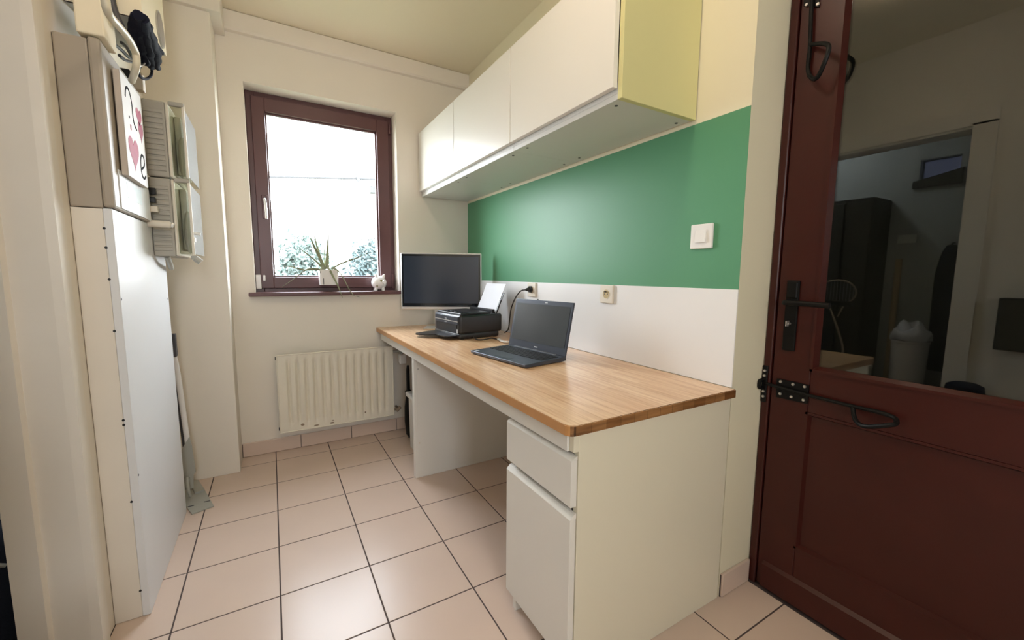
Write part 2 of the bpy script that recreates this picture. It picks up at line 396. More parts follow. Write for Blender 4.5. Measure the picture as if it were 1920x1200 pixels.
# ------------------------------------------------------------------ glazed door on the right
b = BM()
box(b, XD-0.004, XD+0.06, YE-0.026, YE-0.002, 0, 2.09, 0.003); box(b, XD-0.004, XD+0.06, DY0-0.03, DY0-0.006, 0, 2.09, 0.003)
box(b, XD-0.004, XD+0.06, DY0-0.03, YE-0.002, 2.062, 2.09, 0.003)
door = struct('door_1', b, M_mahog, label='dark mahogany half glazed door with frame')
y0, y1 = DY0-0.003, YE-0.029; X0, X1 = XD+0.002, XD+0.046
gy0, gy1, gz0, gz1 = 0.005, 0.622, 0.808, 1.955
py0, py1, pz0, pz1 = -0.005, 0.630, 0.206, 0.672
b = BM()
for (ya, yb) in ((gy1, y1), (y0, gy0)): box(b, X0, X1, ya, yb, 0.008, 2.058, 0.003)
finish('stile', b, M_mahog, door)
b = BM(); box(b, X0+0.0005, X1-0.0005, gy0, gy1, gz1, 2.056, 0.002); finish('top_rail', b, M_mahog, door)
b = BM(); box(b, X0+0.0005, X1-0.0005, gy0, gy1, pz1, gz0, 0.002); finish('lock_rail', b, M_mahog, door)
b = BM(); box(b, X0+0.0005, X1-0.0005, gy0, gy1, 0.010, pz0, 0.002); finish('bottom_rail', b, M_mahog, door)
b = BM(); prism(b, [(X0+0.002, 0.105), (X0-0.012, 0.095), (X0-0.014, 0.014), (X0+0.002, 0.012)], 'y', y0+0.02, y1-0.02); finish('weather_bar', b, M_mahog, door)
b = BM(); box(b, X0+0.012, X1-0.012, py0-0.002, py1-0.002, pz0-0.002, pz1+0.002); finish('door_panel', b, M_mahog, door)
def frame_mould(x0, x1, ya, yb, za, zb, w):
    bb = BM()
    prism(bb, [(x0, ya), (x0, ya+w*0.5), (x1, ya+w), (x1, ya)], 'z', za, zb)
    prism(bb, [(x0, yb), (x0, yb-w*0.5), (x1, yb-w), (x1, yb)], 'z', za, zb)
    prism(bb, [(x0, za), (x0, za+w*0.5), (x1, za+w), (x1, za)], 'y', ya, yb)
    prism(bb, [(x0, zb), (x0, zb-w*0.5), (x1, zb-w), (x1, zb)], 'y', ya, yb)
    return bb
finish('glazing_bead', frame_mould(X0-0.006, X0+0.016, gy0-0.001, gy1+0.001, gz0-0.001, gz1+0.001, 0.016), M_mahog, door)
finish('panel_moulding', frame_mould(X0-0.002, X0+0.013, py0-0.002, gy1+0.004, pz0-0.001, pz1+0.001, 0.014), M_mahog, door)
b = BM(); box(b, X0+0.016, X0+0.022, gy0-0.004, gy1+0.004, gz0-0.004, gz1+0.004); finish('pane', b, M_dglass, door)
# handle set
b = BM(); hy = 0.690
box(b, X0-0.008, X0+0.001, hy-0.019, hy+0.019, 0.862, 1.092, 0.003, 2); box(b, X0-0.014, X0-0.006, hy-0.016, hy+0.016, 1.035, 1.088, 0.003)
hp = finish('handle_plate', b, M_black, door)
b = BM(); tube(b, [(X0-0.006, hy, 1.022), (X0-0.045, hy, 1.022), (X0-0.056, hy-0.010, 1.022), (X0-0.056, hy-0.05, 1.022), (X0-0.054, hy-0.125, 1.020)], 0.0085, n=10)
finish('lever', b, M_black, hp, smooth=True)
b = BM(); cyl(b, (X0-0.008, hy, 0.952), (X0-0.022, hy, 0.952), 0.004); box(b, X0-0.034, X0-0.014, hy-0.0015, hy+0.0015, 0.944, 0.962, 0.001)
finish('key', b, M_chrome, hp)['label'] = 'small silver key in the lock'
# horizontal slide bolt
def on_door(u, v, off=0.0): return at(u, v, 'x', X0-off)
def bolt(name, plate, screws, rod, loop, pad):
    q = [on_door(*s) for s in plate]; bb = BM()
    A = [bb.verts.new(p) for p in q]; B = [bb.verts.new(p+Vector((-0.005, 0, 0))) for p in q]
    for i in range(4): bb.faces.new((A[i], A[(i+1) % 4], B[(i+1) % 4], B[i]))
    bb.faces.new(B); bb.faces.new(A)
    s = finish(name, bb, M_black, door)
    bb = BM(); tube(bb, [on_door(*s_, 0.012) for s_ in rod], 0.0058, n=8, k=1); finish('bolt_rod', bb, M_black, s, smooth=True)
    bb = BM(); tube(bb, [on_door(u, v, o) for (u, v, o) in loop], 0.0062, n=8, k=5); finish('bolt_grip', bb, M_black, s, smooth=True)
    for (u, v) in screws:
        c = on_door(u, v, 0.004); bb = BM(); cyl(bb, c, c+Vector((-0.004, 0, 0)), 0.0056, 0.004, 12); finish('screw', bb, M_chrome, s)
    return s
bolt('slide_bolt', [(1458, 709), (1518, 722), (1515, 757), (1456, 744)],
     [(1464, 715.5), (1487, 720.5), (1509, 725), (1463, 738), (1484, 744), (1506.6, 750)],
     [(1437, 719), (1460, 726), (1520, 742), (1600, 762), (1640, 771)],
     [(1630, 768.5, .012), (1662, 777, .012), (1679, 785, .02), (1680, 794, .045), (1668, 797, .06), (1630, 800, .06), (1612, 796, .05), (1602, 783, .03), (1599, 764, .012)], 0)
bolt('vertical_bolt', [(1510, -40), (1540, -40), (1537, 14), (1508, 12)], [(1513, 9), (1534, 8)],
     [(1526, -60), (1521, 20), (1519, 80), (1517, 110)],
     [(1517, 100, .012), (1515, 130, .012), (1520, 144, .02), (1531, 147, .045), (1545, 120, .06), (1554, 92, .06), (1550, 83, .05), (1535, 82, .03), (1519, 84, .012)], 0)
# keeper on the frame edge
b = BM(); ky = YE-0.012; box(b, XD-0.010, XD-0.003, ky-0.008, ky+0.009, 0.672, 0.800, 0.002)
tube(b, [(XD-0.006, ky+0.006, 0.750), (XD-0.026, ky+0.006, 0.748), (XD-0.030, ky+0.006, 0.736), (XD-0.026, ky+0.006, 0.724), (XD-0.006, ky+0.006, 0.722)], 0.006)
k = finish('bolt_keeper', b, M_black, door)
for z in (0.692, 0.710, 0.765, 0.782):
    b = BM(); cyl(b, (XD-0.009, ky+0.001, z), (XD-0.013, ky+0.001, z), 0.0054, 0.004, 12); finish('screw', b, M_chrome, k)
# dark porch behind the glass
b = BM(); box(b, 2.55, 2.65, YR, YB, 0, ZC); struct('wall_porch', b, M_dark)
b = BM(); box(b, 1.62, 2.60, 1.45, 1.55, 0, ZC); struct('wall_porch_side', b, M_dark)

# ------------------------------------------------------------------ desk
ZT = 0.741
t = thing('worktop', 'long butcher block worktop running along the right wall to the back wall', 'worktop', (0.94, 1.80, 0.71))
b = BM(); r = 0.022; xf, yn = 0.602, 0.749
poly = [(XR-0.0045, yn), (XR-0.0045, YB-0.002), (xf, YB-0.002)] + [(xf+r-r*math.cos(a), yn+r-r*math.sin(a)) for a in [i*PI/2/6 for i in range(7)]]
vs = prism(b, poly, 'z', ZT-0.027, ZT)
es = [e for e in b.edges if all(abs(v.co.z-ZT) < 1e-5 for v in e.verts)]
bmesh.ops.bevel(b, geom=es, offset=0.002, segments=2, affect='EDGES')
b.normal_update()
for f in b.faces:
    n = f.normal
    if abs(n.z) < 0.4: f.material_index = 1 if n.y < -0.75 else 2
finish('slab', b, [M_wood, M_woodend, M_woodedge], t)
b = BM(); box(b, 0.622, 0.640, 0.783, YB-0.05, 0.662, ZT-0.0272, 0.001); finish('front_rail', b, M_white, t)
# support panel under the far part
t = thing('desk_support_panel', 'white upright panel under the worktop between the knee space and the radiator', 'panel', (0.95, 2.10, 0))
b = BM(); box(b, 0.641, XR-0.012, 2.088, 2.120, 0, ZT-0.0275, 0.0015)
box(b, 0.626, 0.642, 2.088, 2.120, 0, 0.6615, 0.0015); finish('panel', b, M_white, t)
for z in (0.603, 0.196):
    b = BM(); cyl(b, (0.650, 2.0885, z), (0.650, 2.0865, z), 0.005, 0.0045, 12); finish('screw_cap', b, M_chrome if z > .5 else M_plastic, t)
# drawer cabinet at the near end
t = thing('drawer_cabinet', 'white base cabinet with one drawer and one door under the near end of worktop', 'cabinet', (0.95, 0.93, 0))
b = BM()
box(b, 0.645, XR-0.006, 0.764, 0.782, 0, ZT-0.0275, 0.001); box(b, 0.628, 0.646, 0.764, 0.782, 0.664, ZT-0.0275, 0.001)
finish('side_panel', b, M_sidepanel, t)['label'] = 'cream end panel facing the camera'
b = BM(); box(b, 0.645, XR-0.006, 1.062, 1.080, 0.0, 0.660, 0.001); finish('side_panel', b, M_white, t)
b = BM(); box(b, 0.650, XR-0.02, 0.783, 1.061, 0.075, 0.092); box(b, XR-0.02, XR-0.012, 0.783, 1.061, 0.075, 0.66); box(b, 0.66, XR-0.02, 0.783, 1.061, 0.640, 0.656); finish('carcass', b, M_white, t)
b = BM(); box(b, 0.690, 0.704, 0.783, 1.061, 0.0, 0.074); finish('plinth', b, M_white, t)
b = BM(); box(b, 0.624, 0.643, 0.766, 1.092, 0.518, 0.643, 0.0012)
prism(b, [(0.624, 0.643), (0.643, 0.643), (0.643, 0.652), (0.636, 0.650)], 'y', 0.766, 1.092); finish('drawer_front', b, M_white, t)
b = BM(); box(b, 0.624, 0.643, 0.766, 1.092, 0.070, 0.486, 0.0012)
prism(b, [(0.624, 0.486), (0.643, 0.486), (0.643, 0.500), (0.637, 0.498)], 'y', 0.766, 1.092); finish('cabinet_door', b, M_white, t)

# ------------------------------------------------------------------ wall cabinets
XC, CZ0, CZ1 = 0.934, 1.634, 2.052
CY = [0.952, 1.590, 2.215, 2.838]
wc = ['white wall cabinet nearest the camera with pale yellow end panel', 'white wall cabinet in the middle of the row of three', 'white wall cabinet farthest away against the window wall']
for i in range(3):
    ya, yb = CY[i]+0.0006, CY[i+1]-0.0006
    t = thing('wall_cabinet', wc[i], 'cabinet', (1.1, (ya+yb)/2, CZ0), 0, 'wall cabinets above the desk')
    b = BM()
    y_in = ya+0.0182 if i == 0 else ya
    box(b, XC+0.0, XR-0.008, y_in, yb, CZ0, CZ0+0.018, 0.001)                 # bottom
    box(b, XC+0.0, XR-0.008, y_in, yb, CZ1-0.018, CZ1, 0.001)                 # top
    box(b, XC+0.0, XR-0.008, yb-0.018, yb, CZ0+0.0185, CZ1-0.0185)
    if i: box(b, XC+0.0, XR-0.008, ya, ya+0.018, CZ0+0.0185, CZ1-0.0185)
    box(b, XR-0.012, XR-0.003, y_in, yb, CZ0+0.002, CZ1-0.002)
    box(b, XC+0.001, XC+0.02, y_in+0.0005, yb-0.0005, CZ0+0.0185, CZ0+0.05)                           # lower front strip
    finish('carcass', b, M_under, t)
    if i == 0:
        b = BM(); box(b, XC-0.001, XR-0.004, ya, ya+0.018, CZ0-0.001, CZ1+0.001, 0.001)
        finish('end_panel', b, M_endpanel, t)['label'] = 'pale yellow end panel'
    b = BM(); yd0 = ya+(0.019 if i == 0 else 0.001)
    box(b, XC-0.020, XC-0.001, yd0+0.0008, yb-0.0022, CZ0+0.032, CZ1-0.002, 0.0012)
    finish('cabinet_door', b, M_white, t)
    for (px, py) in ((XC+0.03, ya+0.055), (XR-0.035, ya+0.055), (XC+0.025, yb-0.07), (XR-0.045, yb-0.07)):
        if i == 2 and py > 2.6: continue
        b = BM(); cyl(b, (px, py, CZ0+0.001), (px, py, CZ0-0.0015), 0.0058, 0.0055, 12); finish('screw_hole_cap', b, M_gcable, t)

# ------------------------------------------------------------------ wall electrics
def plate(bm, y, z, s, x=XR-0.0035, t=0.009, hx=None):
    box(bm, x-t, x, y-s/2, y+s/2, z-s/2, z+s/2, 0.003, 2)
t = thing('light_switch', 'white square rocker light switch on the green painted band', 'switch', (XR, 0.903, 1.238))
b = BM(); plate(b, 0.903, 1.2385, 0.083, XR-0.0012); finish('cover_plate', b, M_wplastic, t)
b = BM(); x = XR-0.0102
prism(b, [(x+0.001, 1.218), (x-0.007, 1.218), (x-0.003, 1.259), (x+0.001, 1.259)], 'y', 0.884, 0.923); finish('rocker', b, M_wplastic, t)
def socket(y, z, label):
    t = thing('wall_socket', label, 'socket', (XR, y, z), 0, 'power sockets on the white wall panel')
    b = BM(); x = XR-0.0035
    s = 0.080; box(b, x-0.010, x, y-s/2, y+s/2, z-s/2, z+s/2, 0.003, 2); finish('cover_plate', b, M_plastic, t)
    b = BM(); n = 24
    lathe_r = [(0.0, 0), (0.0195, 0), (0.0205, 0.0012), (0.0225, 0.0012), (0.0235, 0)]
    cyl(b, (x-0.0100, y, z), (x-0.0110, y, z), 0.0235, 0.0230, n); finish('rim', b, M_plastic, t)
    b = BM(); cyl(b, (x-0.0111, y, z), (x-0.0116, y, z), 0.0195, 0.0195, n); finish('well', b, M_brass, t)
    b = BM()
    for dy in (-0.009, 0.009): cyl(b, (x-0.0116, y+dy, z), (x-0.0120, y+dy, z), 0.0028, n=10)
    cyl(b, (x-0.0116, y, z+0.010), (x-0.022, y, z+0.010), 0.0025, n=8)
    finish('contacts', b, M_bplast, t)
    return t
socket(1.350, 1.022, 'empty wall socket, midway along the white panel')
socket(1.955, 1.020, 'wall socket with the black plug in it, behind laptop')
t = thing('power_cord', 'black power cord with round plug drooping from wall socket to behind printer', 'cord', (1.26, 1.955, 1.0))
b = BM(); x = XR-0.0165; cyl(b, (x+0.001, 1.955, 1.022), (x-0.010, 1.955, 1.022), 0.0185, 0.0185, 20); cyl(b, (x-0.010, 1.955, 1.022), (x-0.032, 1.957, 1.020), 0.013, 0.007, 16); finish('plug', b, M_bplast, t, smooth=True)
b = BM(); tube(b, [(x-0.030, 1.957, 1.020), (x-0.055, 1.975, 1.012), (x-0.060, 2.03, 0.965), (x-0.050, 2.09, 0.90), (x-0.030, 2.14, 0.83), (x-0.022, 2.17, 0.77), (x-0.03, 2.20, 0.7455)], 0.0035, n=8); finish('cable', b, M_bplast, t, smooth=True)

# ------------------------------------------------------------------ monitor
ml, mr = Vector((0.738, 2.713, 0)), Vector((1.207, 2.462, 0))
mw = (mr-ml).length; ang = math.atan2(mr.y-ml.y, mr.x-ml.x); mc = (ml+mr)/2
t = thing('monitor', 'dark flat computer monitor with silver frame standing in the desk corner', 'monitor', (mc.x, mc.y, ZT), ang)
MZ0, MZ1 = 0.868-ZT, 1.241-ZT                   # local: x along width, -y faces the viewer
b = BM(); box(b, -mw/2, mw/2, 0.0, 0.028, MZ0, MZ1, 0.008, 3); finish('housing', b, M_alu, t, local=True)
b = BM(); box(b, -mw/2+0.008, mw/2-0.008, -0.0015, 0.004, MZ0+0.020, MZ1-0.007, 0.001); scr = finish('screen', b, M_screen, t, local=True)
b = BM(); box(b, -mw/2+0.020, mw/2-0.020, -0.0022, 0.0, MZ0+0.043, MZ1-0.022); finish('display_area', b, M_disp, scr, local=True)
b = BM()
box(b, -0.05, 0.05, 0.03, 0.040, 0.004, MZ1-0.12, 0.003); box(b, -0.12, 0.12, -0.03, 0.12, 0.0, 0.006, 0.002); finish('stand', b, M_alu, t, local=True)

# ------------------------------------------------------------------ printer
pf, pn = Vector((0.852, 2.395)), Vector((0.884, 2.075))
ang = math.atan2(pf.y-pn.y, pf.x-pn.x) - PI/2            # local y runs from near to far, x into the printer
t = thing('printer', 'compact black inkjet printer with open paper trays on the desk', 'printer', (pn.x, pn.y, ZT), ang)
PW, PD, PH = 0.320, 0.285, 0.138
b = BM(); box(b, 0, PD, 0, PW, 0.030, PH, 0.016, 4); box(b, -0.002, PD-0.02, 0.004, PW-0.004, 0.004, 0.036, 0.010, 3)
for (x, y) in ((0.03, 0.03), (0.25, 0.03), (0.03, 0.29), (0.25, 0.29)): cyl(b, (x, y, 0), (x, y, 0.008), 0.012, n=10)
finish('body', b, M_bplast, t, local=True, smooth=True)
b = BM(); box(b, 0.014, PD-0.07, 0.014, PW-0.014, PH-0.001, PH+0.009, 0.004, 2); finish('scanner_lid', b, M_bplast, t, local=True)
b = BM(); box(b, 0.016, 0.075, 0.028, PW-0.06, PH+0.009, PH+0.0105); cpn = finish('control_panel', b, M_bgloss, t, local=True)
for i in range(4):
    b = BM(); box(b, 0.035, 0.047, 0.06+0.05*i, 0.082+0.05*i, PH+0.0106, PH+0.012, 0.0005); finish('button', b, M_lgrey, cpn, local=True)
b = BM(); box(b, -0.0030, 0.003, 0.020, PW-0.020, 0.104, PH-0.012, 0.001); fp1 = finish('front_panel', b, M_lgrey, t, local=True)
b = BM(); box(b, -0.0030, 0.003, 0.020, PW-0.020, 0.083, 0.098, 0.001); fp2 = finish('front_panel', b, M_lgrey, t, local=True)
b = BM(); box(b, -0.0040, 0.0, 0.022, PW-0.022, 0.0985, 0.1015); finish('trim_line', b, M_alu, fp1, local=True)['label'] = 'thin silver line'
b = BM(); box(b, -0.0042, 0.0, 0.150, 0.172, 0.108, 0.112); finish('printed_mark', b, M_logo, fp1, local=True)
b = BM(); box(b, -0.0042, 0.0, 0.150, 0.178, 0.089, 0.092); finish('printed_mark', b, M_logo, fp2, local=True)
b = BM(); box(b, -0.0025, 0.002, 0.035, PW-0.035, 0.036, 0.080); finish('output_slot', b, M_key, t, local=True)
b = BM(); box(b, -0.0032, 0.0, 0.022, 0.032, 0.036, 0.058); finish('label_sticker', b, M_logo, t, local=True)['label'] = 'small pale sticker'
b = BM()
poly = [(0.0, 0.03), (-0.055, 0.03), (-0.07, 0.045), (-0.075, 0.14), (-0.12, 0.17), (-0.150, 0.20), (-0.155, 0.245), (-0.14, 0.275), (-0.07, 0.29), (0.0, 0.29)]
prism(b, poly, 'z', 0.020, 0.026); bmesh.ops.rotate(b, verts=b.verts, cent=(0, 0, 0.026), matrix=Matrix.Rotation(-0.035, 3, 'Y')); finish('output_tray', b, M_bplast, t, local=True)
TILT = math.radians(24)
def tiltm(x0, z0): return Matrix.Translation((x0, 0, z0)) @ Matrix.Rotation(TILT, 4, 'Y') @ Matrix.Translation((-x0, 0, -z0))
b = BM(); box(b, 0.232, 0.250, 0.03, PW-0.03, PH-0.002, PH+0.022, 0.002); finish('feeder_slot', b, M_bplast, t, local=True)
b = BM(); box(b, 0.252, 0.256, 0.012, 0.245, PH-0.01, PH+0.130, 0.001, M=tiltm(0.252, PH)); box(b, 0.244, 0.252, 0.008, 0.020, PH-0.01, PH+0.085, 0.001, M=tiltm(0.252, PH)); finish('paper_support', b, M_bplast, t, local=True)
s = thing('paper_sheet', 'sheet of white paper standing in the rear feeder of printer', 'paper', (pn.x, pn.y, ZT), ang)
b = BM(); box(b, 0.2490, 0.2505, 0.024, 0.234, PH+0.006, PH+0.185, M=tiltm(0.252, PH)); finish('sheet', b, M_paper, s, local=True)

# usb cable and white adapter by the printer
t = thing('cable_adapter', 'white folded cable adapter lying between printer and laptop', 'cable', (1.02, 1.98, ZT))
b = BM(); q = [at(935, 636, 'z', ZT+.006), at(946, 641, 'z', ZT+.006), at(962, 641, 'z', ZT+.006)]; tube(b, q, 0.011, n=8, k=5, flat=0.45, flatdir=Vector((0, 0, 1))); finish('adapter_body', b, M_ceram, t)
b = BM(); tube(b, [at(886, 630, 'z', ZT+.022), at(893, 636, 'z', ZT+.006), at(905, 637, 'z', ZT+.004), at(922, 634, 'z', ZT+.004), at(936, 637, 'z', ZT+.006)], 0.0035, n=6); finish('lead', b, M_bplast, t, smooth=True)

# ------------------------------------------------------------------ laptop
fl, fr_ = Vector((0.776, 1.700)), Vector((0.832, 1.318))
ang = math.atan2(fl.y-fr_.y, fl.x-fr_.x) - PI/2          # local: y from near to far corner, x away from the user
t = thing('laptop', 'open dark grey laptop on the butcher block worktop', 'laptop', (fr_.x, fr_.y, ZT), ang)
LW, LD = 0.386, 0.228
b = BM(); prism(b, [(0.004, 0.003), (0.0, 0.012), (0.0, 0.0155), (LD, 0.021), (LD, 0.004)], 'y', 0, LW)
bmesh.ops.bevel(b, geom=list(b.edges), offset=0.0012, segments=1, affect='EDGES')
for (x, y) in ((0.02, 0.03), (0.02, 0.355), (0.205, 0.03), (0.205, 0.355)): cyl(b, (x, y, 0), (x, y, 0.006), 0.008, n=10)
lbase = finish('base', b, M_lgrey, t, local=True)
kz = lambda x: 0.0155+0.0055*x/LD
b = BM()
for r in range(6):
    for c in range(19):
        x0 = 0.098+r*0.0185; y0_ = 0.016+c*0.0187; h = 0.0165 if r < 5 else 0.010
        if r == 0 and 6 < c < 12: continue
        box(b, x0, x0+h*0.93, y0_, y0_+0.0168, kz(x0)-0.0005, kz(x0)+0.0022)
    if r == 0: box(b, 0.098, 0.1135, 0.147, 0.239, kz(0.1)-0.0005, kz(0.1)+0.0022)
finish('keyboard', b, M_key, lbase, local=True)['kind'] = 'stuff'
b = BM(); box(b, 0.020, 0.086, 0.130, 0.235, kz(0.05)-0.003, kz(0.05)+0.0003, M=None); finish('touchpad', b, M_lgrey, lbase, local=True)
b = BM(); box(b, 0.012, 0.026, 0.345, 0.372, kz(0.02)-0.002, kz(0.02)+0.0003); finish('sticker', b, M_logo, lbase, local=True)
LT = math.radians(12); LH = 0.232
LM = Matrix.Translation((LD-0.006, 0, 0.020)) @ Matrix.Rotation(LT, 4, 'Y')
b = BM(); box(b, 0.0, 0.007, 0.0, LW, 0.0, LH, 0.003, 2, M=LM); lid = finish('lid', b, M_lgrey, t, local=True)
b = BM(); box(b, -0.0012, 0.001, 0.014, LW-0.014, 0.034, LH-0.020, M=LM); finish('screen', b, M_lscreen, lid, local=True)
b = BM(); box(b, -0.0008, 0.001, 0.178, 0.200, 0.014, 0.0185, M=LM); finish('printed_mark', b, M_logo, lid, local=True)
b = BM(); box(b, -0.0008, 0.001, 0.160, 0.176, LH-0.012, LH-0.0085, M=LM); finish('printed_mark', b, M_logo, lid, local=True)
b = BM(); cyl(b, (LD-0.004, 0.05, 0.018), (LD-0.004, LW-0.05, 0.018), 0.007, n=12); finish('hinge', b, M_key, t, local=True)
b = BM(); box(b, 0.0, 0.004, 0.228, 0.234, LH-0.001, LH+0.004, M=LM); finish('camera_shutter', b, M_key, lid, local=True)

# ------------------------------------------------------------------ radiator
t = thing('radiator', 'cream ribbed panel radiator under the window', 'radiator', (0.347, 2.78, 0.14))
b = BM(); xa, xb, za, zb, yf = 0.006, 0.688, 0.138, 0.615, 2.772
N = 13; cols = 8; prof = []
x_s, x_e = xa+0.036, xb-0.026; dx = (x_e-x_s)/N
for i in range(N):
    for j in range(cols):
        u = j/cols; d = 0.0 if u < 0.2 or u > 0.8 else (0.5-0.5*math.cos(2*PI*(u-0.2)/0.6))**0.8
        prof.append((x_s+dx*(i+u), d))
prof.append((x_e, 0)); prof = [(xa, 0), (xa+0.012, 0)] + prof + [(xb-0.012, 0), (xb, 0)]
zr = [(za, 0), (za+0.028, 0), (za+0.050, 0.5), (za+0.066, 1), (zb-0.062, 1), (zb-0.046, 0.5), (zb-0.024, 0), (zb, 0)]
vv = [[b.verts.new((x, yf+0.018*d*w, z)) for (x, d) in prof] for (z, w) in zr]
for i in range(len(zr)-1):
    for j in range(len(prof)-1): b.faces.new((vv[i][j], vv[i][j+1], vv[i+1][j+1], vv[i+1][j]))
ext = bmesh.ops.extrude_face_region(b, geom=list(b.faces)); bmesh.ops.translate(b, verts=[v for v in ext['geom'] if isinstance(v, bmesh.types.BMVert)], vec=(0, 0.020, 0))
rfp = finish('front_panel', b, M_rad, t, smooth=True)
b = BM(); tube(b, [(xa-0.001, yf-0.001, zb), (xb+0.001, yf-0.001, zb)], 0.004, k=1); tube(b, [(xa-0.001, yf-0.001, za), (xb+0.001, yf-0.001, za)], 0.004, k=1)
tube(b, [(xa, yf-0.001, za), (xa, yf-0.001, zb)], 0.003, k=1); tube(b, [(xb, yf-0.001, za), (xb, yf-0.001, zb)], 0.003, k=1); finish('rolled_edge', b, M_rad, t, smooth=True)
for x in (0.10, 0.55):
    b = BM(); box(b, x, x+0.04, yf+0.03, YB-0.001, 0.2, 0.55); finish('wall_bracket', b, M_rad, t)
for z in (zb-0.02, za+0.022):
    b = BM(); cyl(b, (xa-0.008, yf+0.016, z), (xa+0.002, yf+0.016, z), 0.010, n=12); finish('end_plug', b, M_gcable, t)
b = BM(); cyl(b, (xb, yf+0.015, 0.578), (0.735, yf+0.015, 0.578), 0.010, n=12); tube(b, [(0.735, yf+0.015, 0.578), (0.748, yf+0.012, 0.574), (0.752, yf+0.005, 0.55)], 0.009); vp = finish('valve_pipe', b, M_gmetal, t, smooth=True)
b = BM(); box(b, 0.731, 0.777, 2.748, 2.792, 0.492, 0.555, 0.006, 2); finish('thermostat_valve', b, M_wplastic, vp)['label'] = 'white square valve head'
b = BM(); cyl(b, (xb, yf+0.014, 0.172), (0.712, yf+0.014, 0.172), 0.009, n=12); cyl(b, (0.708, yf+0.010, 0.160), (0.735, yf+0.006, 0.185), 0.013, 0.011, 12); cyl(b, (0.722, yf+0.016, 0.172), (0.722, YB-0.001, 0.172), 0.008, n=10); finish('return_valve', b, M_rust, t)
for (x, z, rx, rz) in ((0.128, 0.170, .012, .008), (0.233, 0.200, .007, .007), (0.205, 0.152, .018, .005), (0.295, 0.152, .016, .006), (0.300, 0.166, .010, .003), (0.502, 0.186, .006, .006)):
    b = BM(); ball(b, (x, yf+0.001 if z < 0.176 else yf+0.003, z), 1.0, 10, (rx, 0.0022, rz)); finish('chipped_paint', b, M_rust, rfp)

# things squeezed between radiator and desk panel
t = thing('folded_umbrella', 'slim black folded umbrella standing upright beside the radiator valve', 'umbrella', (0.757, 2.655, 0))
b = BM(); lathe(b, [(0.004, 0.0), (0.007, 0.012), (0.020, 0.03), (0.028, 0.12), (0.026, 0.22), (0.018, 0.29), (0.022, 0.30), (0.022, 0.325), (0.012, 0.335), (0.011, 0.47), (0.007, 0.50)], (0.757, 2.655, 0), 14)
finish('canopy_and_shaft', b, M_black, t, smooth=True)
t = thing('storage_crate', 'pale plastic crate tucked behind the desk support panel', 'crate', (0.87, 2.35, 0))
b = BM(); prism(b, [(2.22, 0.0), (2.52, 0.0), (2.54, 0.33), (2.20, 0.33)], 'x', 0.725, 1.02); box(b, 0.708, 1.04, 2.18, 2.555, 0.325, 0.355, 0.010, 3); finish('tub', b, M_under, t)
t = thing('blue_bag', 'crumpled light blue bag on the crate behind the desk support panel', 'bag', (0.85, 2.4, 0.32))
b = BM(); ball(b, (0.86, 2.37, 0.425), 1, 18, (0.15, 0.15, 0.075))
for v in b.verts: v.co += v.normal*0.02*noise.noise(v.co*14) if v.co.z > 0.37 else Vector((0, 0, 0)); v.co.z = max(v.co.z, 0.356)
finish('bag', b, M_bluecloth, t, smooth=True)

# ------------------------------------------------------------------ plant and piggy bank on the window
t = thing('aloe_plant', 'spidery aloe plant in a white pot hooked on the window sash', 'plant', (0.318, 2.90, 1.03))
b = BM(); zb_, zt_ = 1.030, 1.126
def ring(bm, x0, x1, y0, y1, z, r, n=5):
    out = []
    for (cx, cy, a0) in ((x1-r, y1-r, 0), (x0+r, y1-r, PI/2), (x0+r, y0+r, PI), (x1-r, y0+r, 3*PI/2)):
        for i in range(n):
            a = a0+i*PI/2/(n-1); out.append(bm.verts.new((cx+r*math.cos(a), cy+r*math.sin(a), z)))
    return out
R = [ring(b, .268, .374, 2.835, 2.928, zb_, .018), ring(b, .264, .378, 2.830, 2.930, zt_, .018), ring(b, .268, .374, 2.834, 2.926, zt_, .015), ring(b, .268, .374, 2.834, 2.926, zt_-.018, .015)]
for A, B in zip(R, R[1:]):
    for i in range(len(A)): b.faces.new((A[i], A[(i+1) % len(A)], B[(i+1) % len(B)], B[i]))
b.faces.new(R[0]); b.faces.new(R[-1]); pot = finish('pot', b, M_ceram, t, smooth=True)
b = BM(); box(b, .284, .288, 2.8285, 2.834, 1.033, 1.072); finish('pot_slot', b, M_gcable, pot)['label'] = 'dark slot in the pot front'
b = BM(); box(b, .29, .35, 2.926, 2.951, 1.06, 1.085, 0.002); box(b, .30, .34, 2.928, 2.953, 1.079, 1.088); finish('sash_hook', b, M_ceram, pot)
b = BM(); box(b, .269, .373, 2.835, 2.925, zt_-.022, zt_-.010); finish('soil', b, M_soil, pot)
leaves = [ # pixel polylines of the leaves with their own depth, base thickness
 ([(608, 505), (600, 480), (592, 453), (589, 430)], [2.88, 2.88, 2.87, 2.86], .0062), ([(608, 505), (600, 484), (589, 462), (582, 446)], [2.875, 2.86, 2.83, 2.81], .0095),
 ([(613, 505), (614, 480), (615, 455), (616, 437)], [2.885, 2.89, 2.89, 2.89], .0095), ([(609, 505), (609, 485), (608, 461)], [2.90, 2.905, 2.905], .004),
 ([(607, 505), (594, 491), (577, 477), (561, 465)], [2.885, 2.87, 2.84, 2.81], .0055), ([(604, 506), (585, 504), (572, 507), (552, 522), (529, 538)], [2.85, 2.80, 2.76, 2.73, 2.71], .0055),
 ([(603, 505), (570, 506), (546, 500), (526, 499)], [2.91, 2.92, 2.91, 2.90], .005), ([(622, 504), (640, 494), (662, 486), (675, 481), (690, 474)], [2.88, 2.86, 2.83, 2.81, 2.79], .0052),
 ([(617, 504), (624, 517), (634, 537), (642, 558)], [2.84, 2.815, 2.785, 2.765], .0058), ([(622, 503), (632, 506), (643, 520), (656, 545), (664, 554), (674, 557)], [2.86, 2.82, 2.79, 2.765, 2.755, 2.75], .0058)]
